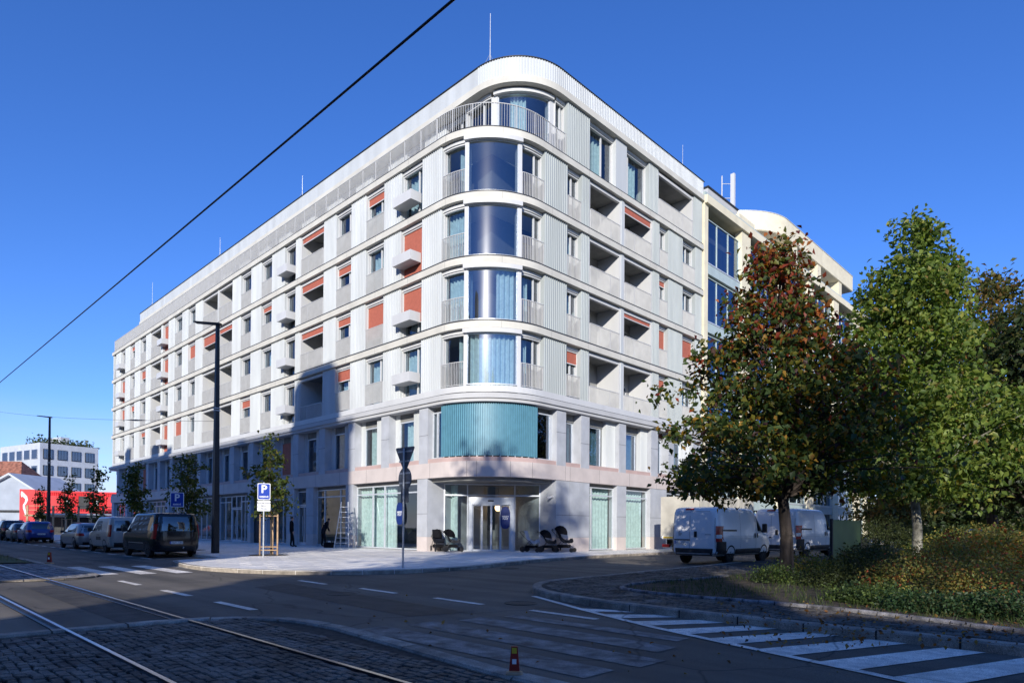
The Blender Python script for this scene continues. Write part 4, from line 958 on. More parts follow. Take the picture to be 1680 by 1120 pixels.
# ------------------------------------------------------------------ vehicles
def lerp_prof(prof, z, i):
    if z <= prof[0][0]: return prof[0][i]
    for a, b in zip(prof[:-1], prof[1:]):
        if z <= b[0]: return a[i]+(b[i]-a[i])*(z-a[0])/(b[0]-a[0])
    return prof[-1][i]
class Car:
    def __init__(s, name, label, cat, loc, rz, prof, paint, group=None, p=7.0, tilt=0):
        s.root = empty(name, loc, rz, label, cat, group); s.prof = prof; s.p = p
        if tilt: s.root.rotation_euler = (tilt, 0, rz)
        n = 44; mb = MB(); rows = []
        zs = []
        for a, b in zip(prof[:-1], prof[1:]): zs += [a[0]+(b[0]-a[0])*i/2 for i in range(2)]
        zs.append(prof[-1][0])
        for z in zs:
            xr, xf, hw = (lerp_prof(prof, z, i) for i in (1, 2, 3)); cx, hl = (xr+xf)/2, (xf-xr)/2
            for i in range(n):
                a = 2*math.pi*(i+.5)/n; c, q = math.cos(a), math.sin(a)
                # more points near the corners
                rows.append((cx+hl*math.copysign(abs(c)**(2/p), c), hw*math.copysign(abs(q)**(2/p), q), z))
        m_ = len(zs); fs = []
        for j in range(m_-1):
            for i in range(n): fs.append((j*n+i, j*n+(i+1) % n, (j+1)*n+(i+1) % n, (j+1)*n+i))
        # crowned roof
        xr, xf, hw = (prof[-1][i] for i in (1, 2, 3)); cx, hl = (xr+xf)/2, (xf-xr)/2; z = prof[-1][0]
        base = (m_-1)*n
        for k, (sc, dz) in enumerate(((.93, .025), (.7, .045), (.35, .055))):
            o = len(rows)
            for i in range(n):
                x, y, _ = rows[base+i]; rows.append((cx+(x-cx)*sc, y*sc, z+dz))
            pv_ = base if k == 0 else o-n
            for i in range(n): fs.append((pv_+i, pv_+(i+1) % n, o+(i+1) % n, o+i))
        fs.append(tuple(range(len(rows)-n, len(rows)))); fs.append(tuple(range(n-1, -1, -1)))
        mb.add(rows, fs); s.body = mb.build('body', paint, s.root, smooth=True)
        wn = s.body.modifiers.new('wn', 'WEIGHTED_NORMAL'); wn.weight = 90; wn.mode = 'FACE_AREA'
    def ysurf(s, x, z):
        xr, xf, hw = (lerp_prof(s.prof, z, i) for i in (1, 2, 3)); cx, hl = (xr+xf)/2, (xf-xr)/2
        t = min(.995, abs((x-cx)/hl)); return hw*(1-t**s.p)**(1/s.p)
    def xsurf(s, y, z, front):
        xr, xf, hw = (lerp_prof(s.prof, z, i) for i in (1, 2, 3)); cx, hl = (xr+xf)/2, (xf-xr)/2
        t = min(.995, abs(y/hw)); e = hl*(1-t**s.p)**(1/s.p); return cx+e if front else cx-e
    def side(s, name, m_, xb, xt, z0, z1, off=.008, sides=(-1, 1), par=None, nx=6, nz=4):
        for sg in sides:
            mb = MB(); vs = []
            for j in range(nz+1):
                t = j/nz; z = z0+(z1-z0)*t; a = xb[0]+(xt[0]-xb[0])*t; b = xb[1]+(xt[1]-xb[1])*t
                for i in range(nx+1):
                    x = a+(b-a)*i/nx; vs.append((x, sg*(s.ysurf(x, z)+off), z))
            W = nx+1; o = mb.add(vs, [(j*W+i, j*W+i+1, (j+1)*W+i+1, (j+1)*W+i) for j in range(nz) for i in range(nx)]).build(name, m_, par or s.root, smooth=True)
        return o
    def end(s, name, m_, yb, yt, z0, z1, front=False, off=.008, par=None, ny=8, nz=4):
        mb = MB(); vs = []
        for j in range(nz+1):
            t = j/nz; z = z0+(z1-z0)*t; a = yb[0]+(yt[0]-yb[0])*t; b = yb[1]+(yt[1]-yb[1])*t
            for i in range(ny+1):
                y = a+(b-a)*i/ny; vs.append((s.xsurf(y, z, front)+(off if front else -off), y, z))
        W = ny+1; return mb.add(vs, [(j*W+i, j*W+i+1, (j+1)*W+i+1, (j+1)*W+i) for j in range(nz) for i in range(ny)]).build(name, m_, par or s.root, smooth=True)
    def wheels(s, xs, R, hw, wt=.2):
        for x in xs:
            for sg in (-1, 1):
                w_ = MB(); y = sg*(hw-.02)
                pr = [(R*.62, -.0), (R*.9, -.0), (R, -.03), (R, -wt+.03), (R*.9, -wt), (R*.6, -wt)]
                w_.lathe([(r, (h if sg > 0 else -h)) for r, h in pr], 22, 'y', (x, y, R))
                o = w_.build('wheel', 'rubber', s.root, smooth=False)
                rm = MB().lathe([(R*.63, -.025*sg), (R*.6, .0), (R*.52, -.03*sg), (R*.2, -.02*sg), (.02, 0)], 20, 'y', (x, y, R)).build('rim', 'rim', o, smooth=True)
                sp = MB()
                for k in range(5):
                    a = 2*math.pi*k/5+.3; c, q = math.cos(a), math.sin(a)
                    sp.tube((x+c*R*.3, y-.0*sg+.004*sg, R+q*R*.3), (x+c*R*.5, y+.004*sg, R+q*R*.5), .022, .03, 5)
                sp.build('rim_slots', 'black', o)
                ar = MB(); nn = 14; vs = []
                for rr in (R*1.0, R*1.17):
                    for i in range(nn+1):
                        a = math.pi*i/nn; xx = x+rr*math.cos(a); zz = R+rr*math.sin(a); vs.append((xx, sg*(max(s.ysurf(xx, max(zz, .3)), hw-.06)+.006), zz))
                ar.add(vs, [(i, i+1, nn+2+i, nn+1+i) for i in range(nn)]).build('wheel_arch', 'rubber', s.root)
    def mirror(s, x, z, hw, m_='black', h=.2):
        for sg in (-1, 1):
            MB().cbox(x-.06, x+.06, sg*(hw+.13)-.09, sg*(hw+.13)+.09, z, z+h, .02).box(x-.02, x+.03, min(sg*(hw-.05), sg*(hw+.06)), max(sg*(hw-.05), sg*(hw+.06)), z+.02, z+.08).build('mirror', m_, s.root)
    def plate(s, txt, y0, z, front=False):
        x = s.xsurf(y0, z, front)
        o = MB().box(x-.035, x-.006, y0-.26, y0+.26, z-.055, z+.055).build('number_plate', 'plate', s.root)
        MB().box(x-.037, x-.0355, y0+.215, y0+.26, z-.055, z+.055).build('blue_strip', 'sign_blue', o)
        t = text(txt, .105, 'black', o, loc=(x-.038, y0-.02, z-.004), rot=(rad(90), 0, rad(-90)), ext=.0005)
pt_black = carpaint('paint_black', (.008, .010, .014), .0, .12, .0); pt_white = carpaint('paint_white', (.80, .79, .77), 0); pt_beige = carpaint('paint_beige', (.42, .41, .38), .2)
pt_silver = carpaint('paint_silver', (.30, .31, .32), .5); pt_blue = carpaint('paint_blue', (.012, .045, .23), .3); pt_grey = carpaint('paint_grey', (.10, .11, .12), .4); pt_lgrey = carpaint('paint_lightgrey', (.36, .38, .40), .4)
YP = -10.35
# dark people carrier
pf = [(.26, -2.40, 2.30, .92), (.42, -2.47, 2.46, .98), (.75, -2.48, 2.48, .995), (1.02, -2.47, 2.40, .995), (1.16, -2.46, 1.75, .985), (1.5, -2.43, 1.30, .93), (1.82, -2.36, .92, .86), (1.90, -2.28, .78, .82)]
c = Car('parked_van', 'black passenger van nearest in the parked row on the left', 'van', (-10.75, YP, gz(YP)), math.pi, pf, pt_black, 'vehicles parked along the plaza'); c.root.rotation_euler = (0, 0, math.pi)
c.wheels((-1.55, 1.5), .34, .97)
c.side('side_window', GLC, (-2.2, -.35), (-2.05, -.35), 1.18, 1.74); c.side('side_window', GLC, (-.28, 1.0), (-.28, .72), 1.18, 1.74); c.side('side_window', GLC, (1.06, 1.6), (.78, 1.0), 1.18, 1.72)
c.end('rear_window', GLC, (-.82, .82), (-.74, .74), 1.16, 1.76, off=.01)
c.end('tailgate', pt_black, (-.84, .84), (-.86, .86), .55, 1.12, off=.012)
for sg in (-1, 1): c.end('tail_lamp', 'lamp_red', tuple(sorted((sg*.86, sg*.965))), tuple(sorted((sg*.80, sg*.90))), .82, 1.45, off=.012)
c.end('bumper', 'black', (-.93, .93), (-.93, .93), .3, .52, off=.03); c.plate('7AM 3284', 0.1, .66); c.mirror(1.35, 1.1, .95); c.side('trim_strip', 'rim', (-1.1, 1.0), (-1.1, 1.0), .62, .64)
MB().tube((-2.5, -.15, .42), (-2.62, -.15, .42), .02, .02, 6).lathe([(.01, .0), (.025, .02), (.025, .05), (.01, .07)], 8, o=(-2.62, -.15, .42)).build('tow_hitch', 'galv', c.root)
# beige delivery van
pf = [(.25, -2.1, 2.05, .84), (.4, -2.18, 2.2, .90), (.75, -2.2, 2.22, .92), (.98, -2.2, 2.05, .92), (1.08, -2.19, 1.5, .91), (1.45, -2.16, .98, .87), (1.72, -2.1, .62, .81), (1.78, -2.02, .5, .78)]
c = Car('parked_van', 'pale beige small delivery van parked behind the black passenger van', 'van', (-17.7, YP+.05, gz(YP)), math.pi, pf, pt_beige, 'vehicles parked along the plaza')
c.wheels((-1.3, 1.4), .31, .90); c.side('side_window', GLC, (.45, 1.35), (.3, .75), 1.1, 1.62); c.side('side_window', GLC, (-.75, .3), (-.7, .2), 1.1, 1.6)
c.end('rear_window', GLC, (-.7, .7), (-.62, .62), 1.1, 1.62); c.mirror(1.1, 1.05, .88)
for sg in (-1, 1): c.end('tail_lamp', 'lamp_red', tuple(sorted((sg*.80, sg*.89))), tuple(sorted((sg*.76, sg*.85))), .8, 1.4, off=.012)
c.end('bumper', 'black', (-.86, .86), (-.86, .86), .28, .5, off=.03); c.plate('4AL 6120', 0, .62); c.side('lettering_strip', 'dark', (-.7, .2), (-.7, .2), .62, .80, sides=(-1, 1)); c.side('lettering_strip', 'dark', (-.5, .1), (-.5, .1), .86, .9)
# cars
def hatch(name, label, x, paint, L=4.4, W=1.8, H=1.48, y=YP, suv=False, plate='3AB 7741', wagon=False, rz=math.pi):
    h = L/2; s = H/1.48; rl = .22 if (wagon or suv) else .42
    pf = [(.22*s, -h+.12, h-.12, W/2-.08), (.36*s, -h+.02, h-.03, W/2-.02), (.62*s, -h, h, W/2), (.82*s, -h+.02, h-.12, W/2), (.92*s, -h+.05, h-1.0, W/2-.02), (1.18*s, -h+.05+rl*.5, h-1.55, W/2-.11), (1.40*s, -h+.12+rl, h-2.05, W/2-.20), (H-.05, -h+.25+rl, h-2.3, W/2-.26)]
    c = Car(name, label, 'car', (x, y, gz(y)), rz, pf, paint, 'vehicles parked along the plaza', p=6)
    R = .32*s; c.wheels((-h+.85, h-.85), R, W/2-.01)
    c.side('side_window', GLC, (-h+.62, -.1), (-h+.72+rl, -.1), .95*s, 1.34*s); c.side('side_window', GLC, (-.03, h-1.15), (-.03, h-1.85), .95*s, 1.34*s)
    c.end('rear_window', GLC, (-W/2+.2, W/2-.2), (-W/2+.32, W/2-.32), .96*s, 1.32*s); c.end('windscreen', GLC, (-W/2+.18, W/2-.18), (-W/2+.32, W/2-.32), .94*s, 1.36*s, front=True)
    for sg in (-1, 1):
        c.end('tail_lamp', 'lamp_red', tuple(sorted((sg*(W/2-.38), sg*(W/2-.05)))), tuple(sorted((sg*(W/2-.34), sg*(W/2-.06)))), .74*s, .90*s, off=.01)
        c.end('headlamp', 'lamp_white', tuple(sorted((sg*(W/2-.45), sg*(W/2-.08)))), tuple(sorted((sg*(W/2-.45), sg*(W/2-.1)))), .62*s, .76*s, front=True)
    c.end('bumper', 'black', (-W/2+.12, W/2-.12), (-W/2+.1, W/2-.1), .24*s, .40*s, off=.012); c.plate(plate, 0, .62*s); c.mirror(h-1.45, .9*s, W/2-.08, h=.14)
    if suv or wagon:
        for sg in (-1, 1): MB().box(-h+.7, h-2.2, sg*(W/2-.34)-.02, sg*(W/2-.34)+.02, H-.0, H+.05).build('roof_rail', 'black', c.root)
    return c
hatch('parked_car', 'silver estate car parked beyond the beige delivery van', -24.2, pt_silver, 4.85, 1.85, 1.50, wagon=True, plate='5AE 1193')
hatch('parked_car', 'blue compact off-roader with its tail towards the crossing, in the parked row', -39.4, pt_blue, 4.4, 1.84, 1.62, suv=True, plate='2SX 4417')
hatch('parked_car', 'dark grey hatchback parked just beyond the blue car', -44.9, pt_grey, 4.3, 1.8, 1.50)
hatch('parked_car', 'tall black off-roader parked two cars beyond the blue one', -50.4, pt_black, 4.7, 1.9, 1.74, suv=True)
hatch('parked_car', 'light grey hatchback parked beyond the tall black off-roader', -55.8, pt_lgrey, 4.3, 1.8, 1.52)
hatch('parked_car', 'pale silver hatchback near the far end of the parked row', -61.2, carpaint('paint_pale', (.52, .54, .56), .2), 4.2, 1.78, 1.5)
hatch('parked_car', 'dark car cut off by the left edge of the photo', -66.6, pt_grey, 4.4, 1.8, 1.52)

# white panel vans
def panelvan(label, x, y, z, rz, plate, sc=1.0, tilt=0):
    H = 2.2
    pf = [(.34, -2.42, 2.30, .94), (.5, -2.46, 2.46, 1.0), (.9, -2.47, 2.48, 1.02), (1.08, -2.47, 2.38, 1.02), (1.22, -2.47, 1.85, 1.01), (1.6, -2.45, 1.45, .985), (1.95, -2.43, 1.08, .95), (2.1, -2.38, .88, .91), (2.15, -2.3, .76, .86)]
    c = Car('panel_van', label, 'van', (x, y, z), rz, pf, pt_white, 'white panel vans parked by the island', p=9, tilt=tilt); c.root.scale = (sc,)*3
    c.wheels((-1.42, 1.58), .345, .995, .22)
    c.side('side_trim', 'dark', (-1.05, 1.2), (-1.05, 1.2), .40, .60, off=.014); c.side('corner_trim', 'black', (-2.38, -1.78), (-2.38, -1.85), .40, .88, off=.014)
    c.side('side_window', GLC, (.95, 1.62), (.88, 1.12), 1.28, 1.86); c.side('door_seam', 'dark', (.76, .775), (.76, .775), .62, 1.98); c.side('door_seam', 'dark', (-.62, -.608), (-.62, -.608), .62, 1.98); 
    c.side('slide_rail', 'black', (-2.1, -.95), (-2.1, -.95), 1.27, 1.33, off=.012); c.side('crease', 'galv', (-2.3, .7), (-2.3, .7), .985, .995, off=.004)
    for xx in (.62, .84): c.side('handle', 'black', (xx, xx+.1), (xx, xx+.1), 1.02, 1.2, off=.02)
    c.end('bumper', 'dark', (-.96, .96), (-.98, .98), .36, .62, off=.05); c.end('bumper_step', 'galv', (-.9, .9), (-.9, .9), .40, .45, off=.055)
    for sg in (-1, 1): c.end('tail_lamp', 'lamp_red', tuple(sorted((sg*.88, sg*1.005))), tuple(sorted((sg*.87, sg*.985))), .86, 1.46, off=.014)
    for sg in (-1, 1): c.end('reversing_lamp', 'lamp_white', tuple(sorted((sg*.89, sg*.99))), tuple(sorted((sg*.89, sg*.99))), 1.0, 1.14, off=.018)
    c.end('door_seam', 'dark', (.14, .15), (.14, .15), .64, 1.98, off=.004); c.end('door_seam', 'dark', (-.86, .86), (-.86, .86), 2.0, 2.012, off=.004)
    c.end('door_seam', 'dark', (-.86, -.85), (-.84, -.83), .64, 2.0, off=.004); c.end('door_seam', 'dark', (.85, .86), (.83, .84), .64, 2.0, off=.004)
    c.end('door_handle', 'black', (-.16, -.04), (-.16, -.04), 1.04, 1.26, off=.02, ny=4)
    c.end('plate_trim', 'black', (.12, .8), (.12, .8), .915, .96, off=.02); c.plate(plate, .5, .84)
    c.end('brake_lamp', 'lamp_red', (-.02, .36), (0, .34), 2.06, 2.13, off=.02)
    em = [(.62, 1.20), (.60, 1.27), (.55, 1.28), (.53, 1.24), (.56, 1.21), (.50, 1.18), (.47, 1.20), (.47, 1.15), (.52, 1.13), (.50, 1.07), (.56, 1.10), (.60, 1.06), (.61, 1.13)]
    MB().add([(c.xsurf(a, b, False)-.012, a, b) for a, b in em], [tuple(range(len(em)))]).build('emblem', 'galv', c.root)
    c.end('badge', 'galv', (-.72, -.48), (-.72, -.48), 1.13, 1.16, off=.01)
    c.mirror(1.35, 1.22, 1.0, h=.36)
    c.side('wing_trim', 'dark', (2.1, 2.42), (2.05, 2.35), .45, .62, off=.012)
    return c
panelvan('white panel van with twin rear doors parked nearest on the side street', 9.25, 4.25, .11, rad(90.5), '6AZ 7257', .99)
panelvan('white panel van parked second, partly hidden by the maple trunk', 9.35, 11.6, .11, rad(90), '8AC 2275', 1.05)
# lorry with tarpaulin body
y0 = 10.6
xa, xb = onY(1084, 860, y0).x, onY(1147, 860, y0).x
tk = empty('tarpaulin_lorry', ((xa+xb)/2, y0, .1), 0, 'lorry with pale grey tarpaulin box parked against the right front behind the vans', 'lorry')
W2 = (xb-xa)/2; zt_ = onY(1110, 814, y0).z-.1; TL = 6.4
mb = MB(); n = 30
MB().box(-W2, W2, 0, .06, .95, zt_).build('tailgate_tarpaulin', 'canvas', tk)
for sg in (-1, 1):
    vs = []
    for i in range(n+1):
        yy = .07+TL*i/n; q = .05*math.sin(i*2.1)+.03*math.sin(i*.9); vs += [(sg*(W2+q*.3), yy, .95), (sg*(W2+q), yy, .5*(zt_+.95)), (sg*(W2+.2*q), yy, zt_-.02+.05*math.sin(i*.7))]
    MB().add(vs, [(3*i+a, 3*i+3+a, 3*i+4+a, 3*i+1+a) for i in range(n) for a in (0, 1)]).build('side_tarpaulin', 'canvas', tk, smooth=True)
MB().box(-W2+.02, W2-.02, .06, TL, zt_-.05, zt_).build('roof_tarpaulin', 'canvas', tk); MB().box(-W2, W2, 0, TL, .85, .94).build('flatbed', 'galv', tk)
MB().box(-W2+.1, W2-.1, -.03, .0, .80, .95).build('rear_board', 'sign_white', tk)
for i in (-1, 1): MB().box(i*.6-.35, i*.6+.35, -.045, -.031, .83, .93).build('warning_plate', 'yellow', tk); MB().box(i*.8-.2, i*.8+.2, -.06, .1, .36, .52).build('tail_lamp', 'lamp_red', tk)
MB().box(-W2+.15, W2-.15, -.02, .06, .3, .36).build('underrun_bar', 'galv', tk)
for sg in (-1, 1): MB().tube((sg*.8, .0, .3), (sg*.8, .05, .85), .03, .03, 6).build('bracket', 'galv', tk)
for yy in (1.3, 5.6, 6.9):
    for sg in (-1, 1):
        w_ = MB().lathe([(.2, -.12), (.36, -.12), (.4, -.08), (.4, .08), (.36, .12), (.2, .12)], 18, 'x', (sg*(W2-.25), yy, .4)).build('wheel', 'rubber', tk)
        MB().lathe([(.21, .1*sg), (.15, .06*sg), (.02, .1*sg)], 14, 'x', (sg*(W2-.25), yy, .4)).build('rim', 'rim', w_)
MB().prism([(-W2+.05, TL+.2), (W2-.05, TL+.2), (W2-.05, TL+1.7), (W2-.25, TL+2.0), (-W2+.25, TL+2.0), (-W2+.05, TL+1.7)], .45, 2.3, .15).build('cab', pt_white, tk)
MB().box(W2-.05, W2-.04, TL+.7, TL+1.5, 1.35, 2.0).build('cab_window', GLC, tk)
# more parked cars on the right, seen between the trunks
hatch('parked_car', 'dark car parked beyond the second white van', 8.6, pt_grey, 4.3, 1.8, 1.5, y=21.0, rz=math.pi/2)
hatch('parked_car', 'blue car half hidden by the dark hedge behind the pale trunk', 13.6, pt_blue, 4.3, 1.8, 1.5, y=36, rz=.3)
hatch('parked_car', 'dark car parked on the lawn edge at the far right between trunks', 19.0, pt_grey, 4.4, 1.8, 1.5, y=38, rz=.2)

# ------------------------------------------------------------------ street furniture
def lamp_post(loc, h, label, arm_dir=(-.8, -.6)):
    e = empty('street_lamp', loc, 0, label, 'street lamp', 'black street lamps')
    MB().hexa([(-.15, -.13, 0), (.15, -.13, 0), (.15, .13, 0), (-.15, .13, 0), (-.075, -.065, h), (.075, -.065, h), (.075, .065, h), (-.075, .065, h)]).build('mast', 'black', e)
    d = Vector((arm_dir[0], arm_dir[1], 0)).normalized(); n = Vector((-d.y, d.x, 0))
    def q(a, b, z): p = d*a+n*b; return (p.x, p.y, z)
    MB().hexa([q(-.16, -.1, h-.06), q(1.1, -.13, h+.1), q(1.1, .13, h+.1), q(-.16, .1, h-.06), q(-.16, -.1, h+.04), q(1.1, -.13, h+.16), q(1.1, .13, h+.16), q(-.16, .1, h+.04)]).build('lamp_head', 'black', e)
    for z in (h*.62, h*.63): MB().box(-.13, .13, -.12, .12, z, z+.04).build('clamp_ring', 'galv', e)
    return e
pl = G(353, 907, .12)
lt = (pl-CAM).dot(fw)
lamp_post(pl, (908-532)/FPX*lt+.0, 'tall tapered black street lamp standing beside the black passenger van')
p2 = Vector((-44.1, -8.7, .18)); lamp_post(p2, 10.2, 'distant black street lamp among the parked cars on the left')
# span wire with insulator
a = Vector((pl.x, pl.y, 6.2)); b = Vector((-62, -14, 13.2)); mb = MB(); prev = None
for i in range(25):
    t = i/24; p = a.lerp(b, t); p.z -= .5*math.sin(math.pi*t)
    if prev: mb.tube(prev, p, .008, .008, 5)
    prev = p
sw = mb.build('span_wire', 'dark', label='thin span wire running left from the nearer street lamp', cat='wire')
p = a.lerp(b, .14); p.z -= .5*math.sin(math.pi*.14); q = a.lerp(b, .19); q.z -= .5*math.sin(math.pi*.19); mi = (p+q)/2
MB().tube(p, mi, .012, .045, 8).tube(mi, q, .045, .012, 8).build('insulator', 'black', sw)
def signpost(name, label, base, h, group=None):
    e = empty(name, base, 0, label, 'road sign', group); MB().tube((0, 0, 0), (0, 0, h), .032, .032, 10).build('post', 'galv', e); return e
def rounded(w_, h, r=.04, n=4):
    o = []
    for cx, cz, a0 in ((w_/2-r, h/2-r, 0), (-w_/2+r, h/2-r, 90), (-w_/2+r, -h/2+r, 180), (w_/2-r, -h/2+r, 270)):
        for i in range(n+1): a = rad(a0+90*i/n); o.append((cx+r*math.cos(a), cz+r*math.sin(a)))
    return o
def plate_mesh(poly, y0, y1, zc_): 
    n = len(poly); vs = [(x, y0, z+zc_) for x, z in poly]+[(x, y1, z+zc_) for x, z in poly]
    return MB().add(vs, [tuple(range(n)), tuple(range(2*n-1, n-1, -1))]+[(i, (i+1) % n, n+(i+1) % n, n+i) for i in range(n)])
def psign(e, rz, zc_, w_, h, sub=None):
    s = plate_mesh(rounded(w_, h), -.055, -.04, zc_).build('sign_plate', 'sign_white', e); s.rotation_euler = (0, 0, rz)
    plate_mesh(rounded(w_*.9, h*.92), -.058, -.056, zc_).build('blue_field', 'sign_blue', s)
    text('P', h*.66, 'sign_white', s, loc=(0, -.060, zc_+h*.13), bold=.012, ext=.001)
    text('RESERVÉ', h*.135, 'sign_white', s, loc=(0, -.060, zc_-h*.32), bold=.003, ext=.001)
    if sub:
        p = plate_mesh(rounded(w_*1.02, .42), -.055, -.04, zc_-h/2-.24).build('sub_plate', 'sign_white', e); p.rotation_euler = (0, 0, rz)
        for q, z in zip(sub, (.11, 0, -.11)): text(q, .085, 'black', p, loc=(0, -.058, zc_-h/2-.24+z), bold=.001, ext=.001)
base = G(432, 914, .12); rzs = math.atan2(CAM.y-base.y, CAM.x-base.x)+math.pi/2
t_ = (base-CAM).dot(fw)
e = signpost('parking_sign', 'blue parking sign with small white panel below on a post before the staked tree', base, (914-782)/FPX*t_-.22); psign(e, rzs, (914-806)/FPX*t_, .48, .66, ('ZÁSOBOVÁNÍ', 'MAX.', '15 min.'))
base = G(254, 903, .12); base = Vector((-12.6, -9.0, gz(-9)+.12)); t_ = (base-CAM).dot(fw)
e = signpost('parking_sign', 'blue parking sign above the black passenger van roof', base, 3.1); zc_ = (865-823)/FPX*t_+CAM.z-base.z; psign(e, rad(55), zc_, .62, .72)
base = G(661, 931, .12); t_ = (base-CAM).dot(fw); rz = rad(28)
hz = lambda py: (931-py)/FPX*t_
e = signpost('road_sign', 'signpost seen from behind with triangle, disc and plate before the shopfront', base, hz(735))
tri = [(-.42, .36), (.42, .36), (.46, .32), (.03, -.42), (-.03, -.42), (-.46, .32)]
s = plate_mesh(tri, .04, .055, hz(752)).build('triangle_plate', 'sign_back', e); s.rotation_euler = (0, 0, rad(2))
for dz in (-.1, .2): MB().box(-.3*(1+dz), .3*(1+dz), .03, .04, hz(752)+dz, hz(752)+dz+.05).build('clamp_bar', 'galv', s)
s = plate_mesh([(.36*math.cos(i*math.pi/12), .36*math.sin(i*math.pi/12)) for i in range(24)], .04, .055, hz(785)).build('round_plate', 'sign_back', e); s.rotation_euler = (0, 0, rad(-3))
for dz in (-.15, .15): MB().box(-.3, .3, .03, .04, hz(785)+dz, hz(785)+dz+.05).build('clamp_bar', 'galv', s)
s = plate_mesh(rounded(.36, .46), .04, .055, hz(812)).build('small_plate', 'sign_back', e); s.rotation_euler = (0, 0, rad(4))
def marker(loc, label, s=1.0):
    e = empty('road_marker', loc, rad(40), label, 'marker post', 'red road markers')
    MB().cbox(-.12*s, .12*s, -.09*s, .09*s, 0, .035*s, .012).build('base', 'wood', e)
    MB().hexa([(-.075*s, -.03*s, .05*s), (.075*s, -.03*s, .05*s), (.075*s, .03*s, .05*s), (-.075*s, .03*s, .05*s), (-.045*s, -.025*s, .40*s), (.045*s, -.025*s, .40*s), (.045*s, .025*s, .40*s), (-.045*s, .025*s, .40*s)]).build('blade', 'red_marker', e)
    MB().box(-.035*s, .035*s, -.034*s, -.0275*s, .30*s, .38*s).build('reflector', 'yellow', e); MB().box(-.03*s, .03*s, -.037*s, -.03*s, .15*s, .22*s).build('reflector', 'sign_white', e)
marker((17.06, -15.75, .05), 'small red road marker on the kerb in the near foreground', .66)
marker((-6.4, -15.25, .05), 'small red road marker beside the zebra crossing on the left', 1.0)
# green notice board
p = G(1364, 934, .12); q = G(1411, 928, .12); d_ = q-p; d_.z = 0
nb = empty('notice_board', p, math.atan2(d_.y, d_.x), 'plain green notice board on posts standing in the shrubs', 'board'); Lb = d_.length
hb = (934-852)/FPX*(p-CAM).dot(fw)
MB().cbox(.06, Lb-.03, -.03, .03, .28, hb, .01).build('panel', 'board_green', nb)
for x in (0, Lb): MB().box(x-.04, x+.02, -.04, .04, 0, hb+.03).build('post', 'dark', nb)
# step ladder
p = Vector((-10.9, -.75, .225)); ld = empty('step_ladder', p, rad(38), 'tall aluminium step ladder leaning open by the shopfront', 'ladder')
H = 2.6
for sg in (-1, 1):
    MB().tube((sg*.42, -.45, 0), (sg*.20, 0, H), .03, .025, 6).build('rail', 'alu', ld); MB().tube((sg*.46, .55, 0), (sg*.2, .03, H), .026, .022, 6).build('rail', 'alu', ld)
for i in range(1, 9):
    t = i/9; x = .42+(.20-.42)*t; y = -.45*(1-t); MB().box(-x, x, y-.04, y+.04, H*t-.015, H*t+.015).build('rung', 'alu', ld)
for i in range(1, 9):
    t = i/9; x = .46+(.20-.46)*t; y = .55*(1-t)+.03*t; MB().box(-x, x, y-.012, y+.012, H*t-.012, H*t+.012).build('rung', 'alu', ld)
# strollers
def stroller(loc, rz, label, hood=True, s=1.0, m1='cloth_black', m2='cloth_navy', seatup=0):
    e = empty('stroller', loc, rz, label, 'stroller', 'prams left by the entrance'); e.scale = (s, s, s)
    for sg in (-1, 1):
        MB().path([(-.42, sg*.24, .14), (-.1, sg*.26, .48), (.25, sg*.26, .72), (.52, sg*.25, 1.02)], .014, 6).build('frame', 'dark', e)
        MB().path([(.34, sg*.27, .15), (.05, sg*.26, .5), (-.1, sg*.26, .62)], .014, 6).build('frame', 'dark', e)
        for x, R in ((-.44, .10), (.36, .15)):
            w_ = MB().lathe([(R*.75, -.02), (R, -.018), (R, .018), (R*.75, .02)], 16, 'y', (x, sg*.29, R)).build('wheel', 'rubber', e); MB().lathe([(R*.72, -.012), (R*.3, -.02), (R*.3, .02), (R*.72, .012)], 12, 'y', (x, sg*.29, R)).build('rim', 'galv', w_)
    MB().path([(.52, -.25, 1.02), (.55, 0, 1.05), (.52, .25, 1.02)], .018, 6).build('handle', 'black', e)
    # seat tub
    sec = [(-.42, .50, .20), (-.35, .42, .21), (-.05, .42, .22), (.12, .55, .22), (.26, .95, .20)]
    vs = []
    for x, z, w_ in sec: vs += [(x, -w_, z), (x, w_, z), (x+.05, w_+.02, z+.14), (x+.05, -w_-.02, z+.14)]
    MB().add(vs, [(4*i+k, 4*i+(k+1) % 4, 4*i+4+(k+1) % 4, 4*i+4+k) for i in range(4) for k in range(4)]+[(3, 2, 1, 0), (16, 17, 18, 19)]).build('seat', m2, e)
    if hood:
        vs = []; n = 7
        for i in range(n):
            a = rad(-10+i*25); r_ = .36
            for j in range(9):
                b = rad(-90+22.5*j); vs.append((.12-r_*math.cos(a)*math.cos(b)*1.0+.06, .25*math.sin(b), .74+seatup+r_*math.sin(a)*math.cos(b)*1.05))
        MB().add(vs, [(9*i+j, 9*i+j+1, 9*i+10+j, 9*i+9+j) for i in range(n-1) for j in range(8)]).build('hood', m1, e, smooth=True)
    MB().box(-.28, .28, -.2, .2, .2, .34).build('basket', 'cloth_black', e)
    return e
zp = .235
stroller((-4.05, .45, zp), rad(160), 'dark pushchair leaning hood-up against the column left of the doors'); stroller((-3.35, .75, zp), rad(-120), 'grey backed pushchair seen from behind just left of the entrance doors', True, 1.0, 'cloth_black', 'dark')
stroller((-.55, 3.55, zp), rad(200), 'pushchair with pale handle nearest the doors on their right', False, .98, 'cloth_black', 'far_grey'); stroller((-.05, 4.25, zp), rad(215), 'black pushchair with round hood, middle of the three right of the doors', True, 1.0); stroller((.35, 5.0, zp), rad(205), 'tall black pushchair with raised hood, rightmost by the wall', True, 1.08, seatup=.12)

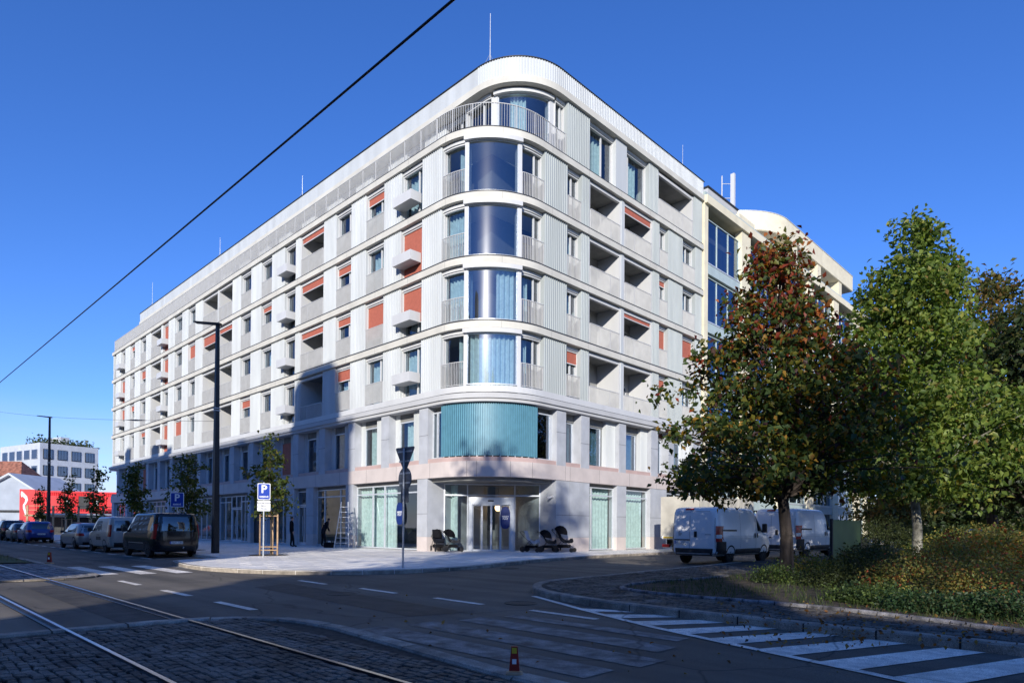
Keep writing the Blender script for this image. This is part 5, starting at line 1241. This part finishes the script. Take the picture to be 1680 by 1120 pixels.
# ------------------------------------------------------------------ people
def person(label, loc, rz, pose, coat='cloth_black'):
    e = empty('person', loc, rz, label, 'person')
    J = pose; me = bpy.data.meshes.new('body'); names = list(J['p'].keys()); idx = {n: i for i, n in enumerate(names)}
    me.from_pydata([J['p'][n][:3] for n in names], [(idx[a], idx[b]) for a, b in J['e']], [])
    o = obj('body', me, coat, e); o.modifiers.new('skin', 'SKIN'); 
    sv = me.skin_vertices[0].data if me.skin_vertices else None
    if sv is None:
        bm = bmesh.new(); bm.from_mesh(me); bm.verts.layers.skin.verify(); bm.to_mesh(me); bm.free(); sv = me.skin_vertices[0].data
    for n, i in idx.items():
        r = J['p'][n][3]; sv[i].radius = (r, r) if not isinstance(r, tuple) else r; sv[i].use_root = (n == 'pelvis')
    o.modifiers.new('sub', 'SUBSURF').levels = 1; o.modifiers['sub'].render_levels = 2
    hx, hy, hz_ = J['p']['head'][:3]
    hd = MB(); 
    prof = [(.01, -.125), (.05, -.115), (.066, -.07), (.078, -.01), (.083, .05), (.07, .1), (.04, .125), (.01, .132)]
    hd.lathe(prof, 12, o=(hx, hy, hz_)); fc = hd.build('face', 'skin', e, smooth=True)
    MB().hexa([(hx+.07, hy-.012, hz_-.035), (hx+.1, hy-.012, hz_-.03), (hx+.1, hy+.012, hz_-.03), (hx+.07, hy+.012, hz_-.035), (hx+.07, hy-.006, hz_+.02), (hx+.08, hy-.006, hz_+.02), (hx+.08, hy+.006, hz_+.02), (hx+.07, hy+.006, hz_+.02)]).build('nose', 'skin', fc)
    for sg in (-1, 1): MB().box(hx+.072, hx+.078, hy+sg*.03-.01, hy+sg*.03+.01, hz_+.018, hz_+.03).build('eye', 'black', fc); MB().lathe([(.005, -.012), (.028, -.01), (.03, .005), (.01, .012)], 8, 'y', (hx-.01, hy+sg*.085, hz_)).build('ear', 'skin', fc)
    MB().box(hx+.062, hx+.07, hy-.022, hy+.022, hz_-.066, hz_-.058).build('mouth', 'blind', fc)
    hr = MB().lathe([(.088, .0), (.093, .05), (.08, .108), (.045, .14), (.01, .146)], 12, o=(hx-.014, hy, hz_)); hr.build('hair', 'hair', e, smooth=True)
    for h in ('handL', 'handR'):
        x, y, z = J['p'][h][:3]; mb = MB(); mb.hexa([(x-.03, y-.014, z-.02), (x+.03, y-.014, z-.02), (x+.03, y+.014, z-.02), (x-.03, y+.014, z-.02), (x-.025, y-.013, z-.09), (x+.04, y-.013, z-.09), (x+.04, y+.013, z-.09), (x-.025, y+.013, z-.09)])
        for k, ln in enumerate((.065, .075, .07, .055)):
            xx = x-.018+k*.017; mb.tube((xx, y, z-.085), (xx+.01, y, z-.085-ln*.55), .0085, .008, 5); mb.tube((xx+.01, y, z-.085-ln*.55), (xx+.0, y-.012, z-.085-ln), .008, .006, 5)
        mb.tube((x+.035, y, z-.035), (x+.06, y, z-.08), .010, .008, 5); mb.build('hand', 'skin', e)
    return e
def pose(lean=0, stepf=.12, arms=((.03, -.02), (.05, .02))):
    p = {}
    def L(x, z): return x+lean*max(0, z-.95)
    p['pelvis'] = (0, 0, .95, (.13, .16)); p['waist'] = (L(0, 1.1), 0, 1.1, (.125, .155)); p['chest'] = (L(.01, 1.32), 0, 1.32-abs(lean)*.05, (.13, .17)); p['sh'] = (L(0, 1.44), 0, 1.44-abs(lean)*.1, (.09, .1)); p['neck'] = (L(.01, 1.52), 0, 1.52-abs(lean)*.14, .055); p['head'] = (L(.03, 1.63), 0, 1.63-abs(lean)*.2, .06)
    for s, sg, fx in (('L', 1, -stepf*.4), ('R', -1, stepf)):
        p['hip'+s] = (0, sg*.10, .88, .10); p['knee'+s] = (fx*.6+.02, sg*.11, .5, .068); p['ank'+s] = (fx, sg*.12, .1, .05); p['toe'+s] = (fx+.18, sg*.14, .045, (.045, .035))
    for (s, sg), (ex, hx) in zip((('L', 1), ('R', -1)), arms):
        p['shl'+s] = (L(0, 1.42), sg*.19, 1.42-abs(lean)*.1, .075); p['elb'+s] = (L(ex, 1.15), sg*.25, 1.15, .056); p['hand'+s] = (L(hx+ex, .95)+.06, sg*.25, .92, .036)
    e = [('pelvis', 'waist'), ('waist', 'chest'), ('chest', 'sh'), ('sh', 'neck'), ('neck', 'head')]
    for s in 'LR': e += [('pelvis', 'hip'+s), ('hip'+s, 'knee'+s), ('knee'+s, 'ank'+s), ('ank'+s, 'toe'+s), ('sh', 'shl'+s), ('shl'+s, 'elb'+s), ('elb'+s, 'hand'+s)]
    return {'p': p, 'e': e}
pp = G(478, 897, .12); person('person in black jacket and trousers standing on the plaza facing the shopfront', (pp.x, pp.y, gz(pp.y)+.125), rad(55), pose(0, .15))
pp = Vector((-12.9, -.95, .235)); person('person in black clothes stooping beside a bag next to the ladder', pp, rad(75), pose(.45, .1, ((.05, .1), (.1, .15))), 'cloth_navy')
tb_ = empty('tool_bag', (-12.0, -1.05, .23), rad(10), 'black tool bag on the plaza between the stooping person and the ladder', 'bag')
MB().cbox(-.35, .35, -.16, .16, 0, .3, .05).build('bag', 'cloth_black', tb_); MB().path([(-.18, 0, .29), (-.12, 0, .42), (.12, 0, .42), (.18, 0, .29)], .015, 6).build('handle', 'black', tb_); MB().box(-.08, .1, -.05, .05, .3, .4).build('tools', 'lamp_white', tb_)

# ------------------------------------------------------------------ vegetation
def leaf_mesh(name, C, size, cols, droop=.35, asp=.62, spread=1.0):
    """C: (n,3) leaf positions; each leaf is two triangles folded along the midrib"""
    n = len(C); g = RNG
    nrm = g.normal(size=(n, 3)); nrm[:, 2] = np.abs(nrm[:, 2])*.9+.25; nrm /= np.linalg.norm(nrm, axis=1)[:, None]
    t = g.normal(size=(n, 3)); t[:, 2] -= droop*2; t -= nrm*(t*nrm).sum(1)[:, None]; t /= np.linalg.norm(t, axis=1)[:, None]+1e-9
    b = np.cross(nrm, t); L = size*g.uniform(.5, 1.45, n)[:, None]; W = L*asp*.5
    base = C; tip = C+t*L-nrm*L*.12; mid = C+t*L*.45
    fold = nrm*L*.10
    l = mid+b*W+fold; r = mid-b*W+fold
    V = np.stack([base, l, tip, r], 1).reshape(-1, 3).astype(np.float32)
    i = np.arange(n)*4
    F = np.stack([np.stack([i, i+2, i+1], 1), np.stack([i, i+3, i+2], 1)], 1).reshape(-1)
    me = bpy.data.meshes.new(name); me.vertices.add(len(V)); me.vertices.foreach_set('co', V.reshape(-1))
    me.loops.add(len(F)); me.loops.foreach_set('vertex_index', F.astype(np.int32)); me.polygons.add(2*n)
    me.polygons.foreach_set('loop_start', np.arange(2*n, dtype=np.int32)*3); me.update(calc_edges=True)
    a = me.attributes.new('leafcol', 'FLOAT_COLOR', 'FACE'); cc = np.ones((n, 4), np.float32); cc[:, :3] = cols
    a.data.foreach_set('color', np.repeat(cc, 2, 0).reshape(-1)); me.validate(); return me
def pal(n, P, w, jit=.25):
    P = np.array(P); k = RNG.choice(len(P), n, p=np.array(w)/sum(w)); c = P[k]*(1+RNG.uniform(-jit, jit, (n, 1))); return np.clip(c, .004, 1)
def tree(name, label, base, H, cb, R, prof, leaf, nclump, per, colf, tr=.18, bark='bark', lean=(0, 0), off=(0, 0), sig=.34, group=None, inner=.35, stems=1):
    e = empty(name, base, 0, label, 'tree', group)
    def axis(z): t = z/H; return Vector((lean[0]*z+.06*math.sin(z*1.3), lean[1]*z+.05*math.cos(z*1.1), z))
    mb = MB(); N = 12; zs = [-.05, .12, .35]+[cb*.5, cb]+[cb+(H-cb)*i/8 for i in range(1, 9)]
    pz = None
    for z in zs:
        r = tr*(1.35 if z < 0 else 1.15 if z < .2 else 1.0 if z < .4 else max(.02, 1-.92*(z/H)**.9))
        p = axis(z)
        if pz: mb.tube(pz[0], p, pz[1], r, 10, False)
        pz = (p, r)
    mb.build('trunk', bark, e, smooth=True)
    C = []; lm = MB(); rs = random.Random(hash(name+label) & 0xffff if False else len(label)*17+nclump)
    pts = []
    while len(pts) < nclump:
        t = rs.random(); rr = R*prof(t)
        if rs.random() > (prof(t))**1.1+.08: continue
        a = rs.uniform(0, 6.283); q = math.sqrt(rs.uniform(inner**2, 1.0))
        wob = 1+.2*math.sin(3*a+5*t)+.15*math.sin(7*a-9*t+1)
        z = cb+(H-cb)*t; ax = axis(z)
        pts.append((Vector((ax.x+off[0]*t+rr*q*wob*math.cos(a), ax.y+off[1]*t+rr*q*wob*math.sin(a), z+rs.uniform(-.2, .2))), q))
    for i, (p, q) in enumerate(pts):
        if i % max(1, nclump//130) == 0:
            z0 = max(cb*.9, p.z-.75*R*q*.8-.2); s0 = axis(min(z0, H*.93)); m_ = s0.lerp(p, .5)+Vector((0, 0, .12*R*q)); r_ = tr*.32*(1-.6*z0/H)
            lm.tube(s0, m_, r_, r_*.6, 6, False); lm.tube(m_, p, r_*.6, .008, 5, False)
        d = RNG.normal(size=(per, 3)).clip(-1.7, 1.7)*np.array([sig, sig, sig*.75])*RNG.uniform(.6, 1.25); C.append(np.array(p)+d)
    lm.build('limbs', bark, e)
    C = np.concatenate(C); me = leaf_mesh('crown', C, leaf, colf(C)); obj('crown', me, LEAF, e); return e
dg1, dg2 = (.030, .052, .014), (.045, .075, .018)
def maple_col(C):
    n = len(C); z = C[:, 2]; s = (C[:, 0]*rt.x+C[:, 1]*rt.y)     # position to the right as seen from the road
    f = np.clip((z-4.5)/3.2+s*.10+RNG.normal(0, .25, n), 0, 1)
    g_ = pal(n, [(.045, .075, .02), (.065, .10, .025), (.15, .14, .02), (.27, .15, .02), (.07, .032, .025)], [4, 4, 2.6, 1.3, .6])
    r_ = pal(n, [(.26, .05, .025), (.36, .12, .03), (.13, .03, .025), (.12, .12, .03), (.17, .18, .045)], [3, 3.2, 1.8, 1.4, 1.6])
    k = RNG.uniform(0, 1, n) < f*.9; c = g_.copy(); c[k] = r_[k]; return c
def green_col(C): return pal(len(C), [(.13, .19, .036), (.19, .24, .045), (.08, .13, .026), (.25, .25, .05), (.20, .13, .04)], [4, 4, 3, 1.2, .3])
def brown_col(C): return pal(len(C), [(.11, .12, .03), (.17, .13, .035), (.21, .12, .035), (.08, .09, .026)], [3, 2, 1.6, 3])
def dark_col(C): return pal(len(C), [(.03, .05, .016), (.045, .065, .018), (.07, .07, .02)], [4, 3, 1])
tree('maple_tree', 'maple turning red at the top, its dark trunk rising beside the white vans', (15.13, -4.4, .2), 8.0, 2.2, 2.95, lambda t: min(1, (t+.16)*5)*(1-t)**.66 if t < .93 else .15, .15, 270, 74, maple_col, .17, 'bark', (-.03, -.035), sig=.25, inner=.2)
tree('plane_tree', 'tall bright green tree with pale trunk standing right of the maple', (15.6, 5.84, .2), 12.0, 2.5, 3.75, lambda t: min(1, (t+.15)*3.6)*(1-t)**.66 if t < .94 else .15, .19, 430, 72, green_col, .17, 'bark_pale', (-.012, 0), sig=.32, inner=.2)
p = G(1563, 905, .1); tree('lime_tree', 'tall brown green tree rising behind the bright green one at the right', (p.x+2.0, p.y-1, .2), 15.4, 3.2, 5.4, lambda t: min(1, (t+.2)*2.6)*(1-t)**.5, .26, 420, 56, brown_col, .3, 'bark', sig=.5)
p = at(1690, 880, 40); tree('lime_tree', 'dark tree cut by the right edge of the photo', (p.x, p.y, .2), 12.0, 2.6, 4.2, lambda t: min(1, (t+.2)*2.6)*(1-t)**.4, .28, 330, 40, dark_col, .26, 'bark', sig=.55)
for px, d, h, lb in ((1455, 62, 8.5, 'yellow green tree far behind the green notice board'), (1530, 75, 11, 'dark tree far back between the pale trunk and the lime tree'), (1400, 95, 8, 'low tree at the street end right of the gabled houses'), (1610, 85, 13, 'dense dark tree far back on the lawn at the right'), (1340, 110, 9, 'distant tree behind the second white van')):
    p = at(px, 870, d); tree('distant_tree', lb, (p.x, p.y, .15), h, h*.2, h*.36, lambda t: min(1, (t+.2)*2.6)*(1-t)**.45, .4, 110, 34, dark_col if h > 9 else brown_col, .2, 'bark', sig=.7, group='trees at the end of the side street')
for px, d, h, lb in ((1475, 88, 5.5, 'low dark thicket left of the pale trunk, far back'), (1545, 100, 6.0, 'low dark thicket right of the pale trunk, far back'), (1590, 70, 5.0, 'rounded dark bush far back under the lime tree'), (1640, 78, 6.5, 'rounded dark bush far back near the right edge'), (1700, 66, 7.0, 'dark thicket at the right edge, far back'), (1430, 105, 5.0, 'low thicket far behind the notice board')):
    p = at(px, 870, d); tree('thicket', lb, (p.x, p.y, .1), h, .25, h*.62, lambda t: min(1, (t+.5)*2.2)*(1-t)**.4, .42, 90, 40, dark_col, .12, 'bark', sig=.8, group='thickets far back on the lawn')
P0 = at(1440, 862, 150); P1 = at(1720, 862, 135); d_ = P1-P0; Lf = d_.length
lh = empty('long_house', (P0.x, P0.y, .1), math.atan2(d_.y, d_.x), 'long pale house glimpsed between the trunks at the far right', 'house')
facade_box(lh, 0, Lf, 0, 9, 0, 6.5, 'stucco2'); MB().add([(-.4, -.5, 6.4), (Lf+.4, -.5, 6.4), (Lf+.4, 9.5, 6.4), (-.4, 9.5, 6.4), (-.4, 4.5, 9.6), (Lf+.4, 4.5, 9.6)], [(0, 1, 5, 4), (2, 3, 4, 5), (1, 2, 5), (3, 0, 4), (0, 3, 2, 1)]).build('roof', 'tile_roof', lh)
for c in range(9): MB().box(2+c*Lf/9.5, 3.3+c*Lf/9.5, -.08, -.01, 2.5, 4.2).build('window', 'dark', lh)
# young street trees on the plaza, the nearest one staked
slim = lambda t: (.55+.45*math.sin(9*t+1)**2)*min(1, (t+.25)*2.5)*(1-t)**.5+.1
def street_col(C): return pal(len(C), [(.07, .10, .02), (.10, .11, .02), (.045, .07, .016), (.14, .12, .02)], [3, 2, 3, 1])
xs = [None]+[onY(px, 880, -8.2).x for px in (308, 222, 158, 112, 68)]
lbs = ['young staked tree behind the near parking sign', 'young tree rising behind the black passenger van roof', 'slim young tree rising behind the beige delivery van', 'young tree in front of the right end of the red containers', 'young tree in front of the middle of the red containers', 'young tree in front of the left end of the red containers']
for i, (x, lb) in enumerate(zip(xs, lbs)):
    if i == 0: b = Vector((-5.5, -7.6, gz(-7.6)+.12)); h = 5.2
    else: b = Vector((x, -8.2, gz(-8.2)+.12)); h = (4.9, 4.9, 5.6, 5.0, 4.6)[i-1]
    tree('street_tree', lb, b, h, 1.75, (1.0, 1.15, .8, .6, .6, .6)[i], slim, .17 if i < 2 else .2, (62, 62, 50, 30, 30, 26)[i], 24, street_col, .045, 'bark', sig=.2, group='young street trees on the plaza', inner=.1)
    e = empty('tree_guard', b, rad(20), ('timber stake frame round the staked tree by the near parking sign', 'timber stakes of the tree behind the black van', 'timber stakes of the slim tree behind the beige van', 'timber stakes of the tree before the right end of the red containers', 'timber stakes of the tree before the middle of the red containers', 'timber stakes of the tree before the left end of the red containers')[i], 'tree guard', 'timber tree guards')
    for k in range(3):
        a = 2.094*k; q = (.42*math.cos(a), .42*math.sin(a)); q2 = (.42*math.cos(a+2.094), .42*math.sin(a+2.094))
        MB().tube((*q, 0), (*q, 1.75), .035, .035, 8).build('stake', 'wood', e)
        for z in (.22, .36, 1.68): MB().tube((*q, z), (*q2, z), .024, .024, 6).build('rail', 'wood', e)
    MB().lathe([(.85, 0), (.85, .012), (.1, .014)], 20).build('tree_pit', 'soil', e)
# trees across the tram street (they shade the crossing and show in the glass)
for i, (x, y, h, R) in enumerate(((26.6, -36, 21.2, 2.5), (31, -36.5, 21.2, 2.6), (42.6, -36, 22.8, 4.2), (54, -37, 19.0, 2.6), (64, -36, 20.0, 3.0))):
    cb_ = 14.2 if i == 2 else 4
    tree('avenue_tree', 'avenue tree across the tram street before the houses, %s from the side street' % ('first', 'second', 'third', 'fourth', 'fifth')[i], (x, y, 0), h, cb_, R, lambda t: min(1, (t+.25)*2.5)*(1-t)**.35, .42, (150, 150, 105, 110, 150)[i], 30, maple_col if i == 2 else brown_col, .3, 'bark', sig=.7, group='avenue trees across the tram street')
# shrubs on the island
def shrub(name, label, base, r, h, leaf, n, cols, w_):
    e = empty(name, base, 0, label, 'shrub', 'shrubs on the island bed')
    st = MB()
    for k in range(9):
        a = random.uniform(0, 6.28); q = r*random.uniform(.2, .8); st.tube((random.uniform(-.1, .1), random.uniform(-.1, .1), -.05), (q*math.cos(a), q*math.sin(a), h*random.uniform(.6, .95)), .012, .005, 5, False)
    st.build('stems', 'bark', e)
    k = n//14; a = RNG.uniform(0, 6.283, k); q = r*np.sqrt(RNG.uniform(0, 1, k)); z = h*(1-(q/r)**2*.75)*RNG.uniform(.25, 1.0, k)**.6
    C0 = np.stack([q*np.cos(a), q*np.sin(a), z], 1); C = np.repeat(C0, 14, 0)+RNG.normal(size=(k*14, 3))*np.array([.11, .11, .09]); C[:, 2] = np.abs(C[:, 2])
    cc = np.repeat(pal(k, cols, w_, .2), 14, 0)*RNG.uniform(.7, 1.3, (k*14, 1))
    obj('foliage', leaf_mesh('foliage', C, leaf, cc, droop=.1), LEAF, e); return e
GRN = [(.07, .11, .03), (.11, .15, .035), (.05, .085, .03)]; AUT = [(.23, .21, .05), (.32, .09, .035), (.36, .18, .05), (.15, .18, .045), (.32, .26, .06)]; IVY = [(.03, .065, .022), (.045, .085, .03), (.08, .09, .03)]; DRK = [(.045, .06, .02), (.06, .075, .022)]
sh = [(1330, 948, .7, .45, 'AUT0', 'low dry shrub right of the maple trunk'), (1385, 962, .7, .3, 'DRK', 'dark low shrub in front of the green notice board'), (1440, 965, .9, .75, 'DRK', 'dark shrub left of the flame coloured bushes'), (1432, 940, .8, .6, 'DRK', 'dark shrub at the right foot of the notice board'),
      (1450, 905, 1.5, 1.5, 'DRK', 'tall dark hedge shrub behind the notice board'), (1490, 900, 1.4, 1.5, 'DRK', 'tall dark hedge shrub left of the pale trunk'), (1530, 905, 1.2, .95, 'GRN', 'green bush right of the pale trunk'), (1510, 975, .9, .75, 'AUT', 'orange tinged shrub just behind the ivy edge'),
      (1560, 960, 1.0, .85, 'AUT', 'red and orange shrub in the middle of the bed'), (1610, 950, 1.1, 1.0, 'AUT', 'yellow and red shrub towards the right edge'), (1660, 945, 1.2, 1.05, 'AUT', 'flame coloured shrub at the right edge of the photo'), (1600, 915, 1.3, 1.15, 'AUT0', 'yellow green bush behind the flame coloured ones'),
      (1665, 905, 1.3, .95, 'GRN', 'green bush at the right edge behind the flame coloured shrub'), (1560, 925, 1.1, .85, 'AUT0', 'loose yellow green bush in front of the far lime trunk'), (1500, 1000, .5, .22, 'IVY', 'ivy clump spilling over the edging stones, left'), (1580, 1008, .55, .26, 'IVY', 'ivy clump spilling over the edging stones, middle'),
      (1665, 1016, .6, .45, 'IVY', 'ivy clump spilling over the edging stones at the right edge'), (1440, 990, .55, .3, 'GRN', 'low green tuft on the edging stones, left of the ivy'), (1275, 955, .45, .3, 'GRN', 'grassy tuft at the foot of the maple'), (1630, 985, .8, .65, 'AUT', 'reddish shrub behind the right ivy clump'), (1400, 985, .4, .25, 'GRN', 'small green tuft nearest the maple on the edging')]
for px, py, r, h, pk, lb in sh:
    b = G(px, py, .12); cols, w_ = {'GRN': (GRN, [3, 2, 2]), 'AUT': (AUT, [3, 1.2, 1.3, 3, 2]), 'AUT0': ([AUT[0], AUT[4], GRN[0], GRN[1]], [2, 2, 2, 2]), 'IVY': (IVY, [2, 2, 1]), 'DRK': (DRK, [1, 1])}[pk]
    dist = (b-CAM).length
    shrub('shrub', lb, (b.x, b.y, b.z), r*min(1.5, dist/13), h*min(1.35, max(.8, dist/14)), .05 if dist < 20 else .08, int(4600*min(1.6, r)), cols, w_)
# grass on the bed
def grass(name, poly, n, h, cols, w_, label, parent=None):
    x0 = min(p[0] for p in poly); x1 = max(p[0] for p in poly); y0 = min(p[1] for p in poly); y1 = max(p[1] for p in poly); C = []
    while len(C) < n:
        x, y = random.uniform(x0, x1), random.uniform(y0, y1)
        if inpoly(x, y, poly) and math.sin(x*2.1+1.7*math.sin(y*1.3))+math.sin(y*2.7+x)+random.uniform(-1, 1) > -.9: C.append((x, y, gz(y)))
    C = np.array(C); m_ = len(C); a = RNG.uniform(0, 6.283, m_); L = h*RNG.uniform(.5, 1.3, m_); dx = np.stack([np.cos(a), np.sin(a), np.zeros(m_)], 1)*.006; ln = RNG.normal(size=(m_, 3))*.4; ln[:, 2] = 1
    V = np.stack([C-dx, C+dx, C+ln*L[:, None]], 1).reshape(-1, 3); V[:, 2] += .12
    me = bpy.data.meshes.new(name); me.from_pydata(V.tolist(), [], [(3*i, 3*i+1, 3*i+2) for i in range(m_)])
    at_ = me.attributes.new('leafcol', 'FLOAT_COLOR', 'FACE'); cc = np.ones((m_, 4)); cc[:, :3] = pal(m_, cols, w_); at_.data.foreach_set('color', cc.reshape(-1).astype(np.float32))
    obj(name, me, LEAF, parent, label, 'grass', kind='stuff')
bp_ = [p for p in PBs if p[1] < 5]
grass('grass', [(x+.1, y+.1) for x, y in bp_]+[(26, -9.9), (26, 12), (13.4, 12)], 26000, .13, [(.05, .085, .018), (.08, .10, .025), (.03, .055, .015), (.12, .11, .05)], [3, 2, 2, .6], 'grass and weeds covering the planting bed under the trees')
grass('grass', [(-60, -22), (-7.6, -22), (-7.6, -15.7), (-60, -15.7)], 9000, .14, [(.06, .09, .02), (.10, .10, .03)], [1, 1], 'short grass between the tram rails at the far left')
# fallen leaves
C = []
for _ in range(420):
    px, py = random.uniform(1180, 1680), random.uniform(985, 1062)
    b = G(px, py, .135); C.append((b.x, b.y, gz(b.y)+.15))
for _ in range(90):
    b = G(random.uniform(500, 1600), random.uniform(960, 1110)); C.append((b.x, b.y, gz(b.y)+.012))
C = np.array(C); cols = pal(len(C), [(.22, .10, .03), (.26, .17, .05), (.10, .06, .03)], [1, 1, 1])
me = leaf_mesh('fallen_leaves', C, .055, cols, droop=0); obj('fallen_leaves', me, LEAF, None, 'fallen autumn leaves scattered on the cobbles and road', 'leaves', kind='stuff')

# roof garden of the far office block
k = 900; C = np.stack([RNG.uniform(.5, 14.5, k), RNG.uniform(.5, 9, k), np.abs(RNG.normal(0, .8, k))+22.3], 1); C[:, 2] += .5*np.sin(C[:, 0]*1.7)
obj('roof_garden', leaf_mesh('roof_garden', C, .7, pal(k, [(.06, .09, .03), (.10, .11, .04)], [1, 1])), LEAF, ob, kind='stuff')
